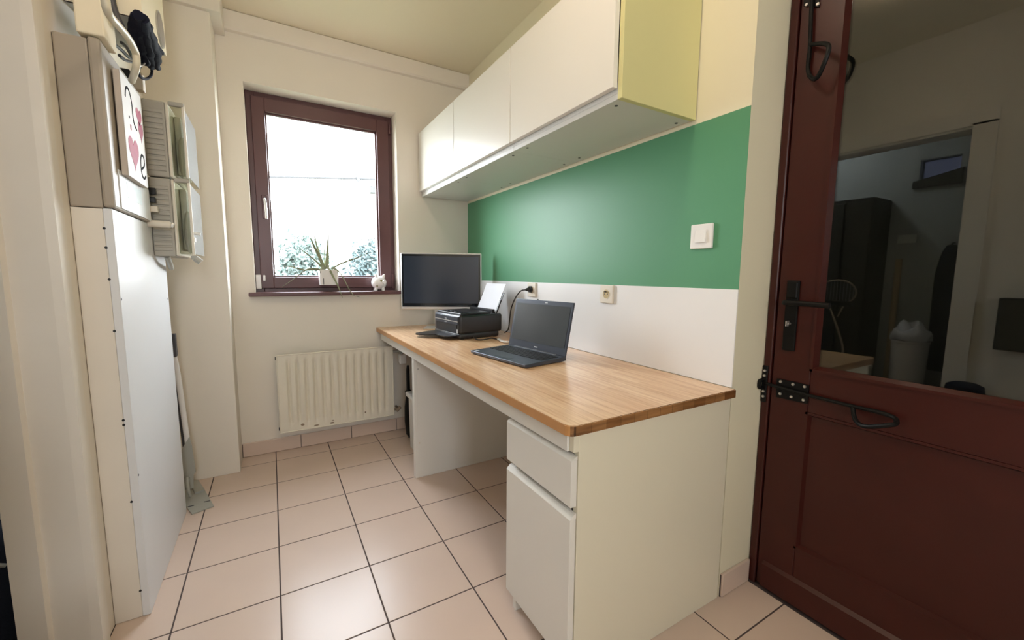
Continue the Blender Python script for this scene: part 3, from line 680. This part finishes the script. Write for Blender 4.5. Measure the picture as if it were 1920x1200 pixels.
for pts, ds, r in leaves:
    q = [at(u, v, 'y', d) for (u, v), d in zip(pts, ds)]; b = BM()
    tube(b, q, r, n=7, k=6, rfun=lambda s, r=r: 1.35*r*(1-0.8*s), flat=0.45, flatdir=Vector((0, 1, 0.3)))
    finish('leaf', b, M_leaf, t, smooth=True)
t = thing('piggy_bank', 'round white ceramic piggy bank on the right end of the window sill', 'piggy bank', (0.632, 2.872, 0.988))
c = Vector((0.634, 2.872, 1.041))
b = BM(); ball(b, c, 0.050, 24, (1.0, 0.95, 0.95)); finish('body', b, M_ceram, t, smooth=True)
b = BM(); sn = c+Vector((0.022, -0.042, 0.006)); cyl(b, sn, sn+Vector((0.004, -0.010, 0.0)), 0.014, 0.013, 16); finish('snout', b, M_ceram, t, smooth=True)
for s in (-1, 1):
    b = BM(); e = c+Vector((0.022*s+0.004, -0.012, 0.042)); cyl(b, e, e+Vector((0.008*s, -0.006, 0.017)), 0.012, 0.003, 10); finish('ear', b, M_ceram, t, smooth=True)
for (x, y) in ((-0.026, -0.02), (0.022, -0.026), (-0.024, 0.022), (0.028, 0.02)):
    b = BM(); cyl(b, (c.x+x, c.y+y, 0.9885), (c.x+x*.8, c.y+y*.8, 1.012), 0.0095, 0.013, 12); finish('foot', b, M_ceram, t, smooth=True)
for d, r in (((0.12, -0.95, 0.33), 0.008), ((-0.42, -0.78, -0.42), 0.006)):
    b = BM(); d = Vector(d).normalized(); pnt = c+Vector((d.x*.0502, d.y*.048, d.z*.048)); cyl(b, pnt-d*.002, pnt+d*.0012, r, r*.9, 14)
    finish('printed_motif', b, M_goldp, t)['label'] = 'small gold printed motif'

# ------------------------------------------------------------------ left wall: pipe boxing, fuse box and meters
BX, BY0, BY1 = -0.388, 1.640, 2.300
t = thing('boxed_panel', 'tall white pipe boxing panel standing against left wall below the fuse box', 'boxing', (-0.43, 1.97, 0))
b = BM(); box(b, BX-0.020, BX, BY0, BY1, 0.001, 1.285, 0.0012); finish('front_board', b, M_whiteboard, t)
b = BM(); box(b, XL+0.001, BX-0.0205, BY0+0.001, BY0+0.018, 0.001, 1.284, 0.001); finish('side_board', b, M_trim, t)['label'] = 'cream side board'
b = BM(); box(b, XL+0.001, BX-0.0205, BY0+0.0185, BY1, 1.264, 1.284); finish('top_board', b, M_trim, t)
for z in (1.228, 1.173, 1.081, 0.928, 0.654, 0.639, 0.391, 0.090):
    b = BM(); cyl(b, (-0.4085, BY0+0.0015, z), (-0.4085, BY0-0.0004, z), 0.0038, n=8); finish('screw_hole', b, M_bplast, t)
for y, z in ((2.27, 0.990), (1.648, 1.022), (1.648, 0.47)):
    b = BM(); cyl(b, (BX-0.001, y, z), (BX+0.0005, y, z), 0.004, n=8); finish('screw_hole', b, M_gcable, t)
t = thing('fuse_box', 'beige wall mounted fuse box above the white pipe boxing', 'fuse box', (-0.43, 1.83, 1.28))
FZ0, FZ1 = 1.286, 1.745
b = BM(); box(b, XL+0.001, -0.406, 1.640, 2.060, FZ0, FZ1, 0.004, 2); finish('body', b, M_fuse, t)
b = BM(); box(b, -0.4055, -0.379, 1.636, 2.062, FZ0+0.002, FZ1+0.006, 0.007, 2); finish('lid', b, M_fuse, t)
b = BM(); box(b, -0.3795, -0.376, 1.690, 2.045, FZ0+0.008, 1.408, 0.001); finish('cover_plate', b, M_whiteboard, t)['label'] = 'bluish white lid plate'
b = BM(); box(b, -0.3762, -0.3755, 1.76, 1.93, 1.335, 1.385); finish('faded_label', b, mat('faded_print', (0.70, 0.78, 0.80), 0.6, var=0.12, vscale=60), t)['label'] = 'faded pale print'
b = BM(); box(b, -0.385, -0.360, 2.062, 2.080, 1.395, 1.42, 0.002); box(b, -0.385, -0.362, 2.062, 2.080, 1.365, 1.385, 0.002); finish('latch', b, M_bplast, t)
b = BM(); box(b, -0.385, -0.358, 2.062, 2.085, 1.330, 1.352, 0.002); finish('latch', b, M_plastic, t)
t = thing('painted_canvas', 'small white canvas with pink hearts and a curly question mark on the fuse box', 'painting', (-0.35, 1.80, 1.56))
ca = [at(226, 133, 'x', -0.342), at(265, 186, 'x', -0.342), at(276, 350, 'x', -0.342), at(240, 331, 'x', -0.342)]
cy0, cy1, cz0, cz1 = 1.708, 1.935, 1.396, 1.702
b = BM(); box(b, -0.3745, -0.3582, cy0, cy1, cz0, cz1, 0.002); finish('stretcher', b, M_canvside, t)
b = BM(); box(b, -0.3581, -0.3572, cy0+0.0005, cy1-0.0005, cz0+0.0005, cz1-0.0005); finish('painted_face', b, M_canvas, t)
def cp(s, q): return Vector((-0.3568, cy0+(cy1-cy0)*s, cz0+(cz1-cz0)*q))       # canvas coordinates 0..1
def stroke(pts, r): bb = BM(); tube(bb, [cp(*q) for q in pts], r, n=6, k=6, flat=0.2, flatdir=Vector((1, 0, 0))); return bb
finish('ink_mark', stroke([(.15, .79), (.21, .88), (.32, .91), (.42, .86), (.46, .77), (.46, .68), (.50, .60), (.61, .56)], 0.0042), M_ink, t)['label'] = 'curly black question mark stroke'
b = BM(); cyl(b, cp(.27, .62)-Vector((.0006, 0, 0)), cp(.27, .62)+Vector((.0003, 0, 0)), 0.0042, n=12); finish('ink_mark', b, M_ink, t)
finish('ink_mark', stroke([(.70, .17), (.84, .215), (.90, .27), (.86, .325), (.77, .33), (.69, .27), (.67, .17), (.72, .095), (.82, .085), (.92, .125)], 0.0042), M_ink, t)['label'] = 'black letter e'
def heart(cx, cz, w, h, tip=-1):
    bb = BM(); P2 = []
    for i in range(36):
        a = 2*PI*i/28; x = math.sin(a)**3; z = (13*math.cos(a)-5*math.cos(2*a)-2*math.cos(3*a)-math.cos(4*a))/16
        q = cp(cx+x*w, cz+z*h); P2.append((q.y, q.z))
    c_ = cp(cx, cz-h*0.1); F = [bb.verts.new((-0.3566, y, z)) for (y, z) in P2]; B = [bb.verts.new((-0.3574, y, z)) for (y, z) in P2]
    m_ = bb.verts.new((-0.3566, c_.y, c_.z))
    for i in range(28):
        bb.faces.new((m_, F[i], F[(i+1) % 28])); bb.faces.new((F[i], B[i], B[(i+1) % 28], F[(i+1) % 28]))
    return bb
finish('pink_heart', heart(.36, .29, .25, .185), M_pink, t); finish('pink_heart', heart(.80, .74, .15, .11), M_pink, t); finish('pink_heart', heart(.84, .595, .13, .12), M_pink, t)
b = BM(); box(b, -0.3573, -0.3566, *sorted((cp(.28, 0).y, cp(.33, 0).y)), cp(0, .50).z, cp(0, .55).z); finish('pink_dash', b, M_pink, t)
# meters
def meter(z0, z1, label):
    t = thing('utility_meter', label, 'meter', (-0.35, 2.26, z0), 0, 'stacked utility meters on the left wall')
    y0, y1 = 2.100, 2.400
    b = BM(); box(b, -0.387, -0.319, y0, y1, z0, z1, 0.005, 2); finish('base', b, M_meter, t)
    b = BM(); n = int((z1-z0-0.03)/0.0195)
    for i in range(n):
        z = z0+0.02+i*0.0195; prism(b, [(y0+0.001, z), (y0-0.0035, z+0.003), (y0-0.0035, z+0.0135), (y0+0.001, z+0.0165)], 'x', -0.383, -0.328)
    finish('louvre_ribs', b, M_meter, t)['kind'] = 'stuff'
    b = BM(); box(b, -0.3185, -0.309, y0-0.004, y1, z0+0.002, z1-0.002, 0.003); finish('gasket_frame', b, M_plastic, t)['label'] = 'pale gasket frame'
    b = BM(); box(b, -0.3080, -0.262, y0+0.006, y1-0.006, z0+0.010, z1-0.006, 0.004, 2); finish('clear_cover', b, M_mclear, t)
    b = BM(); box(b, -0.3085, -0.285, y0+0.10, y1-0.02, z0+0.03, z1-0.02, 0.006, 2); ball(b, (-0.288, y0+0.12, z0+(z1-z0)*.35), 1, 14, (0.016, 0.06, 0.09)); finish('register_housing', b, M_minner, t, smooth=True)
    b = BM()
    for i in range(36):
        for (za, zb2) in ((z0+0.012, z1-0.012),):
            y = y0+0.016+i*0.0078; box(b, -0.2625, -0.2612, y, y+0.0036, za, zb2)
    finish('cover_ribs', b, M_mrib, t)['kind'] = 'stuff'; b = BM()
    box(b, -0.3080, -0.2600, y0-0.004, y0+0.012, z1-0.012, z1+0.004, 0.003); finish('cover_clamp', b, M_meter, t)
    b = BM(); box(b, -0.268, -0.259, y0-0.002, y0+0.008, z0+0.004, z1-0.004, 0.002); finish('cover_corner_strip', b, M_plastic, t)
    return t
meter(1.470, 1.752, 'upper grey ribbed utility meter with clear cover on the left wall')
mt = meter(1.166, 1.466, 'lower grey ribbed utility meter with clear cover and sealed knob')
b = BM(); cyl(b, (-0.262, 2.13, 1.262), (-0.240, 2.13, 1.258), 0.006, n=10); box(b, -0.262, -0.256, 2.11, 2.13, 1.225, 1.245, 0.002); finish('sealing_knob', b, M_wplastic, mt)['label'] = 'white knob and seal tag'
b = BM(); cyl(b, (-0.262, 2.12, 1.160), (-0.245, 2.12, 1.145), 0.013, 0.012, 12); box(b, -0.275, -0.255, 2.11, 2.13, 1.155, 1.170); finish('bottom_knob', b, M_gmetal, mt)
b = BM(); tube(b, [(-0.355, 2.14, 1.168), (-0.358, 2.20, 1.14), (-0.372, 2.31, 1.12)], 0.010); finish('outlet_pipe', b, M_gmetal, mt, smooth=True)
t = thing('cream_bracket', 'small rounded cream bracket sticking out below the fuse box', 'bracket', (-0.36, 2.05, 1.29))
b = BM(); box(b, -0.402, -0.318, 2.036, 2.072, 1.272, 1.298, 0.011, 4); finish('bracket', b, M_plastic, t, smooth=True)
b = BM(); cyl(b, (-0.319, 2.054, 1.284), (-0.3125, 2.054, 1.281), 0.0105, 0.009, 14); finish('end_cap', b, M_wplastic, t)
# upper left: trunking, device, cables
t = thing('cable_trunking', 'cream square cable trunking on the left wall above the fuse box', 'trunking', (-0.42, 1.9, 2.1))
b = BM(); box(b, -0.424, -0.3655, 1.630, 1.741, 1.753, ZC-0.002, 0.004, 2); finish('duct', b, M_ceil, t)
t = thing('meter_housing', 'white wall housing with a round grey dial high on the left wall', 'housing', (-0.39, 1.92, 1.92))
b = BM()
prof = [(1.742, 1.871), (1.80, 1.882), (1.93, 1.897), (2.04, 1.910), (2.10, 1.918), (2.10, 2.34), (1.742, 2.34)]
vs = prism(b, prof, 'x', XL+0.001, -0.300)
b.normal_update()
finish('case', b, M_ceil, t)
b = BM(); prism(b, [(y, z-0.0006) for (y, z) in prof[:5]]+[(y, z+0.003) for (y, z) in reversed(prof[:5])], 'x', XL+0.004, -0.304); finish('underside', b, M_meter, t)['label'] = 'grey underside plate'
b = BM(); cyl(b, (-0.301, 2.005, 1.968), (-0.296, 2.005, 1.968), 0.060, 0.058, 32); dr = finish('dial_rim', b, M_meter, t)
b = BM(); cyl(b, (-0.296, 2.005, 1.968), (-0.2952, 2.005, 1.968), 0.053, 0.053, 32); finish('dial_face', b, mat('grey_dial', (0.26, 0.23, 0.21), 0.3, var=0.5, vscale=25), dr)
t = thing('grey_cable', 'thick dark grey cable dropping behind cream hose on left wall', 'cable', (-0.42, 1.9, 2.0))
b = BM(); tube(b, [at(203, -40, 'y', 1.717), at(208, 0, 'y', 1.717), at(214, 22, 'y', 1.717), at(224, 46, 'y', 1.717), at(232, 62, 'y', 1.73)], 0.011, n=12); finish('cable', b, M_gcable, t, smooth=True)
t = thing('cream_hose', 'thick cream cable hose curving down to the painted canvas', 'cable', (-0.36, 1.85, 1.9))
b = BM(); tube(b, [at(196, -10, 'x', -.322), at(203, 24, 'x', -.322), at(222, 48, 'x', -.322), at(241, 72, 'x', -.322), at(254, 99, 'x', -.322), at(256, 122, 'x', -.322), at(252, 138, 'x', -.335), at(247, 152, 'x', -.362)], 0.0095, n=12); finish('hose', b, M_cable, t, smooth=True)
t = thing('thin_wires', 'loose thin dark wires between fuse box and cream hose', 'wires', (-0.38, 1.8, 1.8))
b = BM()
for q in ([(212, 82), (226, 92), (240, 106), (250, 112)], [(224, 104), (234, 112), (246, 116)], [(228, 80), (238, 90), (246, 104)]): tube(b, [at(u, v, 'x', -.378) for (u, v) in q], 0.005, n=6)
finish('wire', b, M_gcable, t, smooth=True)
t = thing('navy_bundle', 'dark navy cloth bundle with a ring hanging beside the cream hose', 'cloth', (-0.36, 1.95, 1.9))
b = BM()
folds = [([(247, 30), (247, 55), (252, 84), (262, 104)], .020), ([(254, 28), (258, 60), (264, 95), (268, 118)], .024), ([(262, 34), (268, 62), (276, 95), (280, 124)], .024), ([(270, 46), (278, 72), (287, 98), (290, 127)], .019), ([(276, 60), (286, 84), (297, 99)], .012)]
def hang(u, v):
    p = at(u, v, 'x', -.340); return p if p.z < 1.845 else at(u, v, 'z', 1.845)
for q, r in folds: tube(b, [hang(u+5, v) for (u, v) in q], r, n=10, k=6, rfun=lambda s, r=r: r*(0.42+0.45*math.sin(PI*min(1, s*.8+.12))))
for v in b.verts: v.co += Vector((1, 1, 0.5))*0.006*noise.noise(v.co*30)
finish('folds', b, M_navy, t, smooth=True)
b = BM(); cpt = at(273, 134, 'x', -.345); ex = (at(285, 134, 'x', -.345)-cpt); ez = (at(273, 120, 'x', -.345)-cpt)
tube(b, [cpt+ex*math.cos(a)+ez*math.sin(a) for a in [2*PI*i/14 for i in range(15)]], 0.0045, n=8, k=3); finish('ring', b, M_navy, t, smooth=True)
b = BM(); tube(b, [at(260, 121, 'x', -.33), at(266, 123, 'x', -.33), at(271, 119, 'x', -.33)], 0.003, n=6); finish('clip', b, M_chrome, t)
t = thing('junction_box', 'small beige junction box with dark side above upper meter', 'box', (-0.40, 2.02, 1.78))
b = BM(); box(b, -0.395, -0.362, 2.02, 2.06, 1.755, 1.815, 0.004, 2); finish('front', b, M_beige, t)
b = BM(); box(b, XL+0.001, -0.3955, 2.02, 2.06, 1.752, 1.818, 0.003); finish('back_half', b, M_bplast, t)
# folded stand behind the boxing
t = thing('folded_stand', 'grey folded metal stand with base plate behind the white pipe boxing', 'stand', (-0.38, 2.45, 0))
q = [at(360, 964, 'z', 0.004), at(401, 949, 'z', 0.004), at(385, 921, 'z', 0.004), at(371, 902, 'z', 0.004), at(345, 905, 'z', 0.004), at(345, 945, 'z', 0.004)]
b = BM(); prism(b, [(p.x, p.y) for p in q], 'z', 0.001, 0.006); finish('base_plate', b, M_gmetal, t)
b = BM(); a_, c_ = at(366, 927, 'z', .006), at(384, 921, 'z', .006); d_, e_ = at(372, 903, 'z', .006), at(356, 905, 'z', .006)
prism(b, [(p.x, p.y) for p in (a_, c_, d_, e_)], 'z', 0.006, 0.016); finish('hinge_block', b, M_gmetal, t)
for (u, v) in ((388, 940), (358, 949)):
    b = BM(); c0 = at(u, v, 'z', 0.006); box(b, c0.x-0.012, c0.x+0.012, c0.y-0.004, c0.y+0.004, 0.0055, 0.0066)
    finish('slot', b, M_gcable, t)
ys = 2.46
q = [at(343, 838, 'y', ys), at(355, 819, 'y', ys), at(360, 836, 'y', ys), at(367, 884, 'y', ys), at(363, 890, 'y', ys), at(363, 915, 'y', ys), at(346, 918, 'y', ys), at(338, 850, 'y', ys)]
b = BM(); prism(b, [(p.x, max(p.z, 0.012)) for p in q], 'y', ys-0.003, ys+0.003); finish('bracket_plate', b, M_gmetal, t)
b = BM(); tube(b, [at(326, 668, 'y', ys+.02), at(333, 700, 'y', ys+.02), at(350, 818, 'y', ys+.012), at(352, 832, 'y', ys+.012)], 0.0115, n=10, k=3); finish('white_tube', b, M_ceram, t, smooth=True)['label'] = 'white tube'
b = BM(); tube(b, [at(330, 700, 'y', ys+.035), at(345, 815, 'y', ys+.03), at(350, 850, 'y', ys+.02)], 0.012, n=10, k=3); finish('inner_tube', b, M_gcable, t, smooth=True)
b = BM(); p = at(325, 648, 'y', ys); box(b, p.x-0.03, p.x+0.010, ys-0.006, ys+0.03, p.z-0.055, p.z+0.055, 0.003); finish('clamp', b, M_gcable, t)
b = BM(); p = at(351, 906, 'y', ys-0.02); tube(b, [at(350, 895, 'y', ys-.02), at(353, 920, 'y', ys-.05), at(357, 930, 'z', .02)], 0.008, n=8); cyl(b, (p.x, ys-0.03, p.z+0.015), (p.x, ys-0.004, p.z+0.015), 0.010, n=10); finish('hinge_bolt', b, M_gmetal, t, smooth=True)

# ------------------------------------------------------------------ ceiling lamp (above the camera) and added hall fill lamp
def ceiling_or_fill_lamp(x, y, label, watts, col):
    t = thing('ceiling_lamp', label, 'lamp', (x, y, ZC)); b = BM()
    cyl(b, (x, y, ZC-0.084), (x, y, ZC-0.100), 0.012, 0.008, 16); finish('finial', b, M_wplastic, t, smooth=True)
    b = BM(); lathe(b, [(0.02, -0.085), (0.08, -0.076), (0.125, -0.045), (0.14, -0.002)], (x, y, ZC), 32); finish('shade', b, emit_mat('lit_shade', col, watts*3.0), t, smooth=True)
    return t
ceiling_or_fill_lamp(0.40, 0.86, 'round lit ceiling lamp over the middle of the room', ROOM_W, (1.0, 0.82, 0.64))

# ------------------------------------------------------------------ hall beyond the left doorway
HX = -1.40
b = BM()
wy0, wy1, wz0, wz1 = 1.02, 1.24, 1.84, 2.00
box(b, HX-0.1, HX, YR, wy0, 0, ZC); box(b, HX-0.1, HX, wy1, YB, 0, ZC); box(b, HX-0.1, HX, wy0, wy1, 0, wz0); box(b, HX-0.1, HX, wy0, wy1, wz1, ZC)
struct('wall_hall', b, M_hallw)
b = BM(); prism(b, [(wy0-0.02, wz1-0.10), (wy0-0.02, wz0-0.05), (wy1+0.03, wz0-0.05), (wy1+0.03, wz0)], 'x', HX-0.02, HX+0.02); struct('trim_7', b, M_dbrown, label='dark sloping beam below the hall window')
b = BM(); box(b, HX-0.06, HX-0.05, wy0-0.01, wy1+0.01, wz0-0.01, wz1+0.01); w2 = struct('window_2', b, M_tint)
t = thing('dark_cupboard', 'tall dark brown cupboard in the hall beyond left doorway', 'cupboard', (-1.22, 1.62, 0))
b = BM(); box(b, HX+0.002, -1.06, 1.385, 1.56, 0, 1.72, 0.004); box(b, HX+0.002, -1.06, 1.562, 1.76, 0, 1.72, 0.004); finish('body', b, M_dbrown, t)
b = BM(); box(b, -1.06, -1.045, 1.39, 1.555, 0.05, 1.69, 0.003); finish('cupboard_door', b, M_dbrown, t); b = BM(); box(b, -1.06, -1.045, 1.567, 1.755, 0.05, 1.69, 0.003); finish('cupboard_door', b, M_dbrown, t)
t = thing('waste_bin', 'tall white bin in the hall, mirrored in the door glass', 'bin', (-1.13, 1.11, 0))
b = BM(); lathe(b, [(0.088, 0.0), (0.092, 0.01), (0.105, 0.62), (0.110, 0.625), (0.110, 0.64), (0.10, 0.64)], (-1.13, 1.11, 0), 28); finish('body', b, M_ceram, t, smooth=True)
t = thing('bin_bag', 'crumpled white bag bulging over the rim of the hall bin', 'bag', (-1.13, 1.11, 0.64))
b = BM(); ball(b, (-1.13, 1.11, 0.68), 1, 30, (0.118, 0.118, 0.075))
for v in b.verts: v.co += Vector((0, 0, 0.075*noise.noise(v.co*16))); v.co.z = max(v.co.z, 0.641)
finish('bag', b, M_paper, t, smooth=True)
t = thing('broom', 'broom with pale wooden handle leaning in the hall corner', 'broom', (-1.33, 1.27, 0))
b = BM(); cyl(b, (-1.30, 1.275, 0.10), (-1.385, 1.30, 1.25), 0.021, n=10); finish('handle', b, mat('pale_broom_wood', (0.62, 0.46, 0.28), 0.5), t, smooth=True)
b = BM(); box(b, -1.34, -1.26, 1.20, 1.36, 0.06, 0.10, 0.01); box(b, -1.335, -1.265, 1.205, 1.355, 0.0, 0.062); finish('brush_head', b, M_dbrown, t)
t = thing('black_coat', 'long black coat hanging on the hall wall', 'coat', (-1.34, 0.99, 0.4))
b = BM(); tube(b, [(-1.33, 1.0, 1.34), (-1.32, 1.0, 1.22), (-1.31, 0.995, 0.9), (-1.31, 0.995, 0.42)], 0.06, n=14, rfun=lambda s: 0.022+0.045*min(1, s*2.2))
for v in b.verts: v.co += Vector((1, 0.6, 0))*0.012*noise.noise(Vector((v.co.x*20, v.co.y*20, v.co.z*3)))
finish('coat', b, M_navy, t, smooth=True)
b = BM(); tube(b, [(HX, 1.0, 1.36), (-1.36, 1.0, 1.36), (-1.34, 1.0, 1.345), (-1.335, 1.0, 1.355)], 0.005, n=6); finish('hook', b, M_black, t)
t = thing('double_switch', 'white double switch plate on the hall wall', 'switch', (HX, 1.26, 1.40))
b = BM(); box(b, HX, HX+0.010, 1.215, 1.325, 1.375, 1.44, 0.002); finish('cover_plate', b, M_wplastic, t)
for y in (1.22, 1.272):
    b = BM(); box(b, HX+0.0101, HX+0.014, y, y+0.047, 1.381, 1.434, 0.002); finish('rocker', b, M_wplastic, t)
t = thing('low_bench', 'low cream bench in front of the dark hall cupboard', 'bench', (-0.93, 1.50, 0))
b = BM(); box(b, -1.03, -0.83, 1.28, 1.57, 0.40, 0.43, 0.004); finish('seat', b, M_trim, t)
for (x, y) in ((-1.01, 1.30), (-1.01, 1.55), (-0.85, 1.30), (-0.85, 1.55)):
    b = BM(); box(b, x-0.016, x+0.016, y-0.016, y+0.016, 0, 0.399); finish('leg', b, M_trim, t)
t = thing('racket', 'pale racket leaning against the dark hall cupboard', 'racket', (-1.03, 1.52, 0.8))
b = BM(); rx = -1.03; cc = Vector((rx, 1.56, 0.98))
tube(b, [cc+Vector((0, 0.13*math.cos(a), 0.10*math.sin(a))) for a in [2*PI*i/24 for i in range(25)]], 0.007, n=6, k=1); finish('frame', b, M_beige, t, smooth=True)
b = BM()
for i in range(-5, 6): tube(b, [cc+Vector((0, i*.022, -.09*math.sqrt(1-(i*.022/.13)**2))), cc+Vector((0, i*.022, .09*math.sqrt(1-(i*.022/.13)**2)))], 0.0012, n=4, k=1)
finish('strings', b, M_paper, t)['kind'] = 'stuff'
b = BM(); tube(b, [cc+Vector((0, .06, -.09)), cc+Vector((0, .01, -.20)), cc+Vector((0, -.07, -.42)), cc+Vector((0.03, -.09, -.545))], 0.008, n=6); tube(b, [cc+Vector((0, -.06, -.09)), cc+Vector((0, -.02, -.20))], 0.006, n=6, k=1); finish('shaft', b, M_beige, t, smooth=True)
t = thing('navy_duffel', 'dark navy bag with pale piping just beyond the left door jamb', 'bag', (-0.86, 1.83, 0))
b = BM(); box(b, -1.02, -0.66, 1.60, 2.06, 0.001, 0.40, 0.09, 5)
for v in b.verts: v.co += Vector((1, 1, .4))*0.018*noise.noise(v.co*9); v.co.z = max(0.001, v.co.z)
finish('body', b, mat('navy_canvas', (0.016, 0.022, 0.040), 0.8, bump=0.3, bscale=120), t, smooth=True)
b = BM(); tube(b, [(-0.665, 1.60, 0.30), (-0.72, 1.585, 0.335), (-0.80, 1.585, 0.35), (-0.95, 1.59, 0.33)], 0.005, n=6); tube(b, [(-0.67, 1.66, 0.41), (-0.75, 1.62, 0.45), (-0.85, 1.62, 0.455)], 0.006, n=6); finish('piping', b, M_meter, t, smooth=True)
t = thing('hall_shelf', 'dark hall shelf with pale edge beyond the left door jamb', 'shelf', (-0.95, 2.1, 0.5))
b = BM(); box(b, -1.39, -0.72, 2.12, 2.30, 0.001, 0.46); box(b, -1.39, -0.72, 2.12, 2.30, 0.50, 1.5); finish('body', b, M_dbrown, t); b = BM(); box(b, -1.385, -0.715, 2.112, 2.295, 0.461, 0.499); finish('board', b, M_beige, t)['label'] = 'pale shelf board'
ceiling_or_fill_lamp(-1.0, 1.95, 'round lit ceiling lamp in the hall beyond left doorway', HALL_FILL_W, (0.84, 0.91, 1.0))  # unseen lamp, added to brighten the hall
t = thing('black_stool', 'black cushioned stool beside the near jamb of left doorway', 'stool', (-0.39, 0.66, 0))
b = BM(); lathe(b, [(0.02, 0.44), (0.072, 0.445), (0.08, 0.465), (0.076, 0.50), (0.05, 0.515), (0.01, 0.517)], (-0.392, 0.66, 0), 24); finish('seat', b, M_navy, t, smooth=True)
for a in range(3):
    b = BM(); q = 2*PI*a/3+.5; cyl(b, (-0.392+.05*math.cos(q), 0.66+.05*math.sin(q), 0.445), (-0.392+.066*math.cos(q), 0.66+.066*math.sin(q), 0.0), 0.009, n=8); finish('leg', b, M_black, t)

t = thing('wall_box', 'black box hung on the left wall this side of the near jamb', 'box', (XL, 0.50, 0.72))
b = BM(); box(b, XL+0.001, -0.40, 0.41, 0.58, 0.72, 1.00, 0.004); finish('body', b, M_bplast, t)
b = BM(); box(b, -0.40, -0.392, 0.42, 0.57, 0.73, 0.99, 0.003); finish('box_door', b, M_dbrown, t)
# ------------------------------------------------------------------ garden outside the window
b = BM(); box(b, -14, 22, YB+0.3, 40, -0.62, -0.5); struct('ground', b, mat('lawn', (0.09, 0.11, 0.06), 0.95, var=0.3, vscale=0.8))
def shrub(name, label, c, s, n, seed, col):
    rnd = random.Random(seed); t = thing(name, label, 'tree', (c[0], c[1], -0.5), 0, 'trees in the garden outside')
    b = BM(); z0 = c[2]-s[2]*0.6
    tube(b, [(c[0], c[1], -0.5), (c[0]+.05, c[1], z0*.5), (c[0]-.03, c[1], c[2])], 0.09, n=8, rfun=lambda q: 0.10-0.05*q); finish('trunk', b, M_dbrown, t)
    b = BM()
    for i in range(n):
        d = Vector((rnd.gauss(0, 1), rnd.gauss(0, 1), rnd.gauss(0, 1))).normalized()*(rnd.random()**0.45)
        k = 1+0.35*noise.noise(d*2.5+Vector((seed, 0, 0))); p = Vector((c[0]+d.x*s[0]*k, c[1]+d.y*s[1]*k, c[2]+d.z*s[2]*k))
        u = Vector((rnd.gauss(0, 1), rnd.gauss(0, 1), rnd.gauss(0, 1))).normalized(); w = u.orthogonal(); l = 0.045+0.04*rnd.random()
        vs = [b.verts.new(p+u*l), b.verts.new(p+w*l*.45), b.verts.new(p-u*l), b.verts.new(p-w*l*.45)]; b.faces.new(vs)
    o = finish('foliage', b, mat('foliage_'+name, col, 0.7, var=0.3, vscale=2), t); o['kind'] = 'stuff'
shrub('round_tree', 'pale leafy tree outside, left of the aloe plant', (0.72, 11.2, 1.15), (0.62, .6, 0.9), 4200, 3, (0.115, 0.155, 0.140))
shrub('round_tree', 'pale leafy tree outside, right of the aloe plant', (2.35, 11.2, 1.15), (0.62, .6, 0.95), 4200, 8, (0.108, 0.150, 0.150))
b = BM(); box(b, 0.35, 1.80, 9.0, 9.2, -0.5, 0.96, 0.01); box(b, 0.30, 1.85, 8.96, 9.24, 0.96, 1.06, 0.01)
tag(finish('garden_wall', b, mat('blue_grey_render', (0.036, 0.040, 0.060), 0.8), loc=(1, 9.1, -0.5)), 'low blue-grey garden wall outside the window', 'wall')
t = thing('utility_pole', 'grey utility pole with a box and an overhead wire outside the window', 'pole', (3.9, 10.4, -0.5))
pp = at(716, 400, 'y', 10.2); b = BM(); cyl(b, (pp.x, 10.2, -0.5), (pp.x, 10.2, 4.2), 0.09, n=12); finish('pole', b, M_far, t)
b = BM(); q0, q1 = at(694, 361, 'y', 10.1), at(706, 350, 'y', 10.1); box(b, q0.x, pp.x, 10.05, 10.25, q0.z, q1.z); finish('box', b, M_far, t)
b = BM(); tube(b, [at(400, 331, 'y', 10), at(600, 333, 'y', 10), at(705, 336, 'y', 10), at(716, 336, 'y', 10.15)], 0.028, n=6, k=3); finish('overhead_wire', b, M_far, t)
b = BM(); tube(b, [at(667, 325, 'y', 9.98), at(670, 333, 'y', 9.98), at(673, 340, 'y', 9.98)], 0.05, n=8, rfun=lambda s: 0.02+0.035*s); finish('insulator', b, M_far, t)
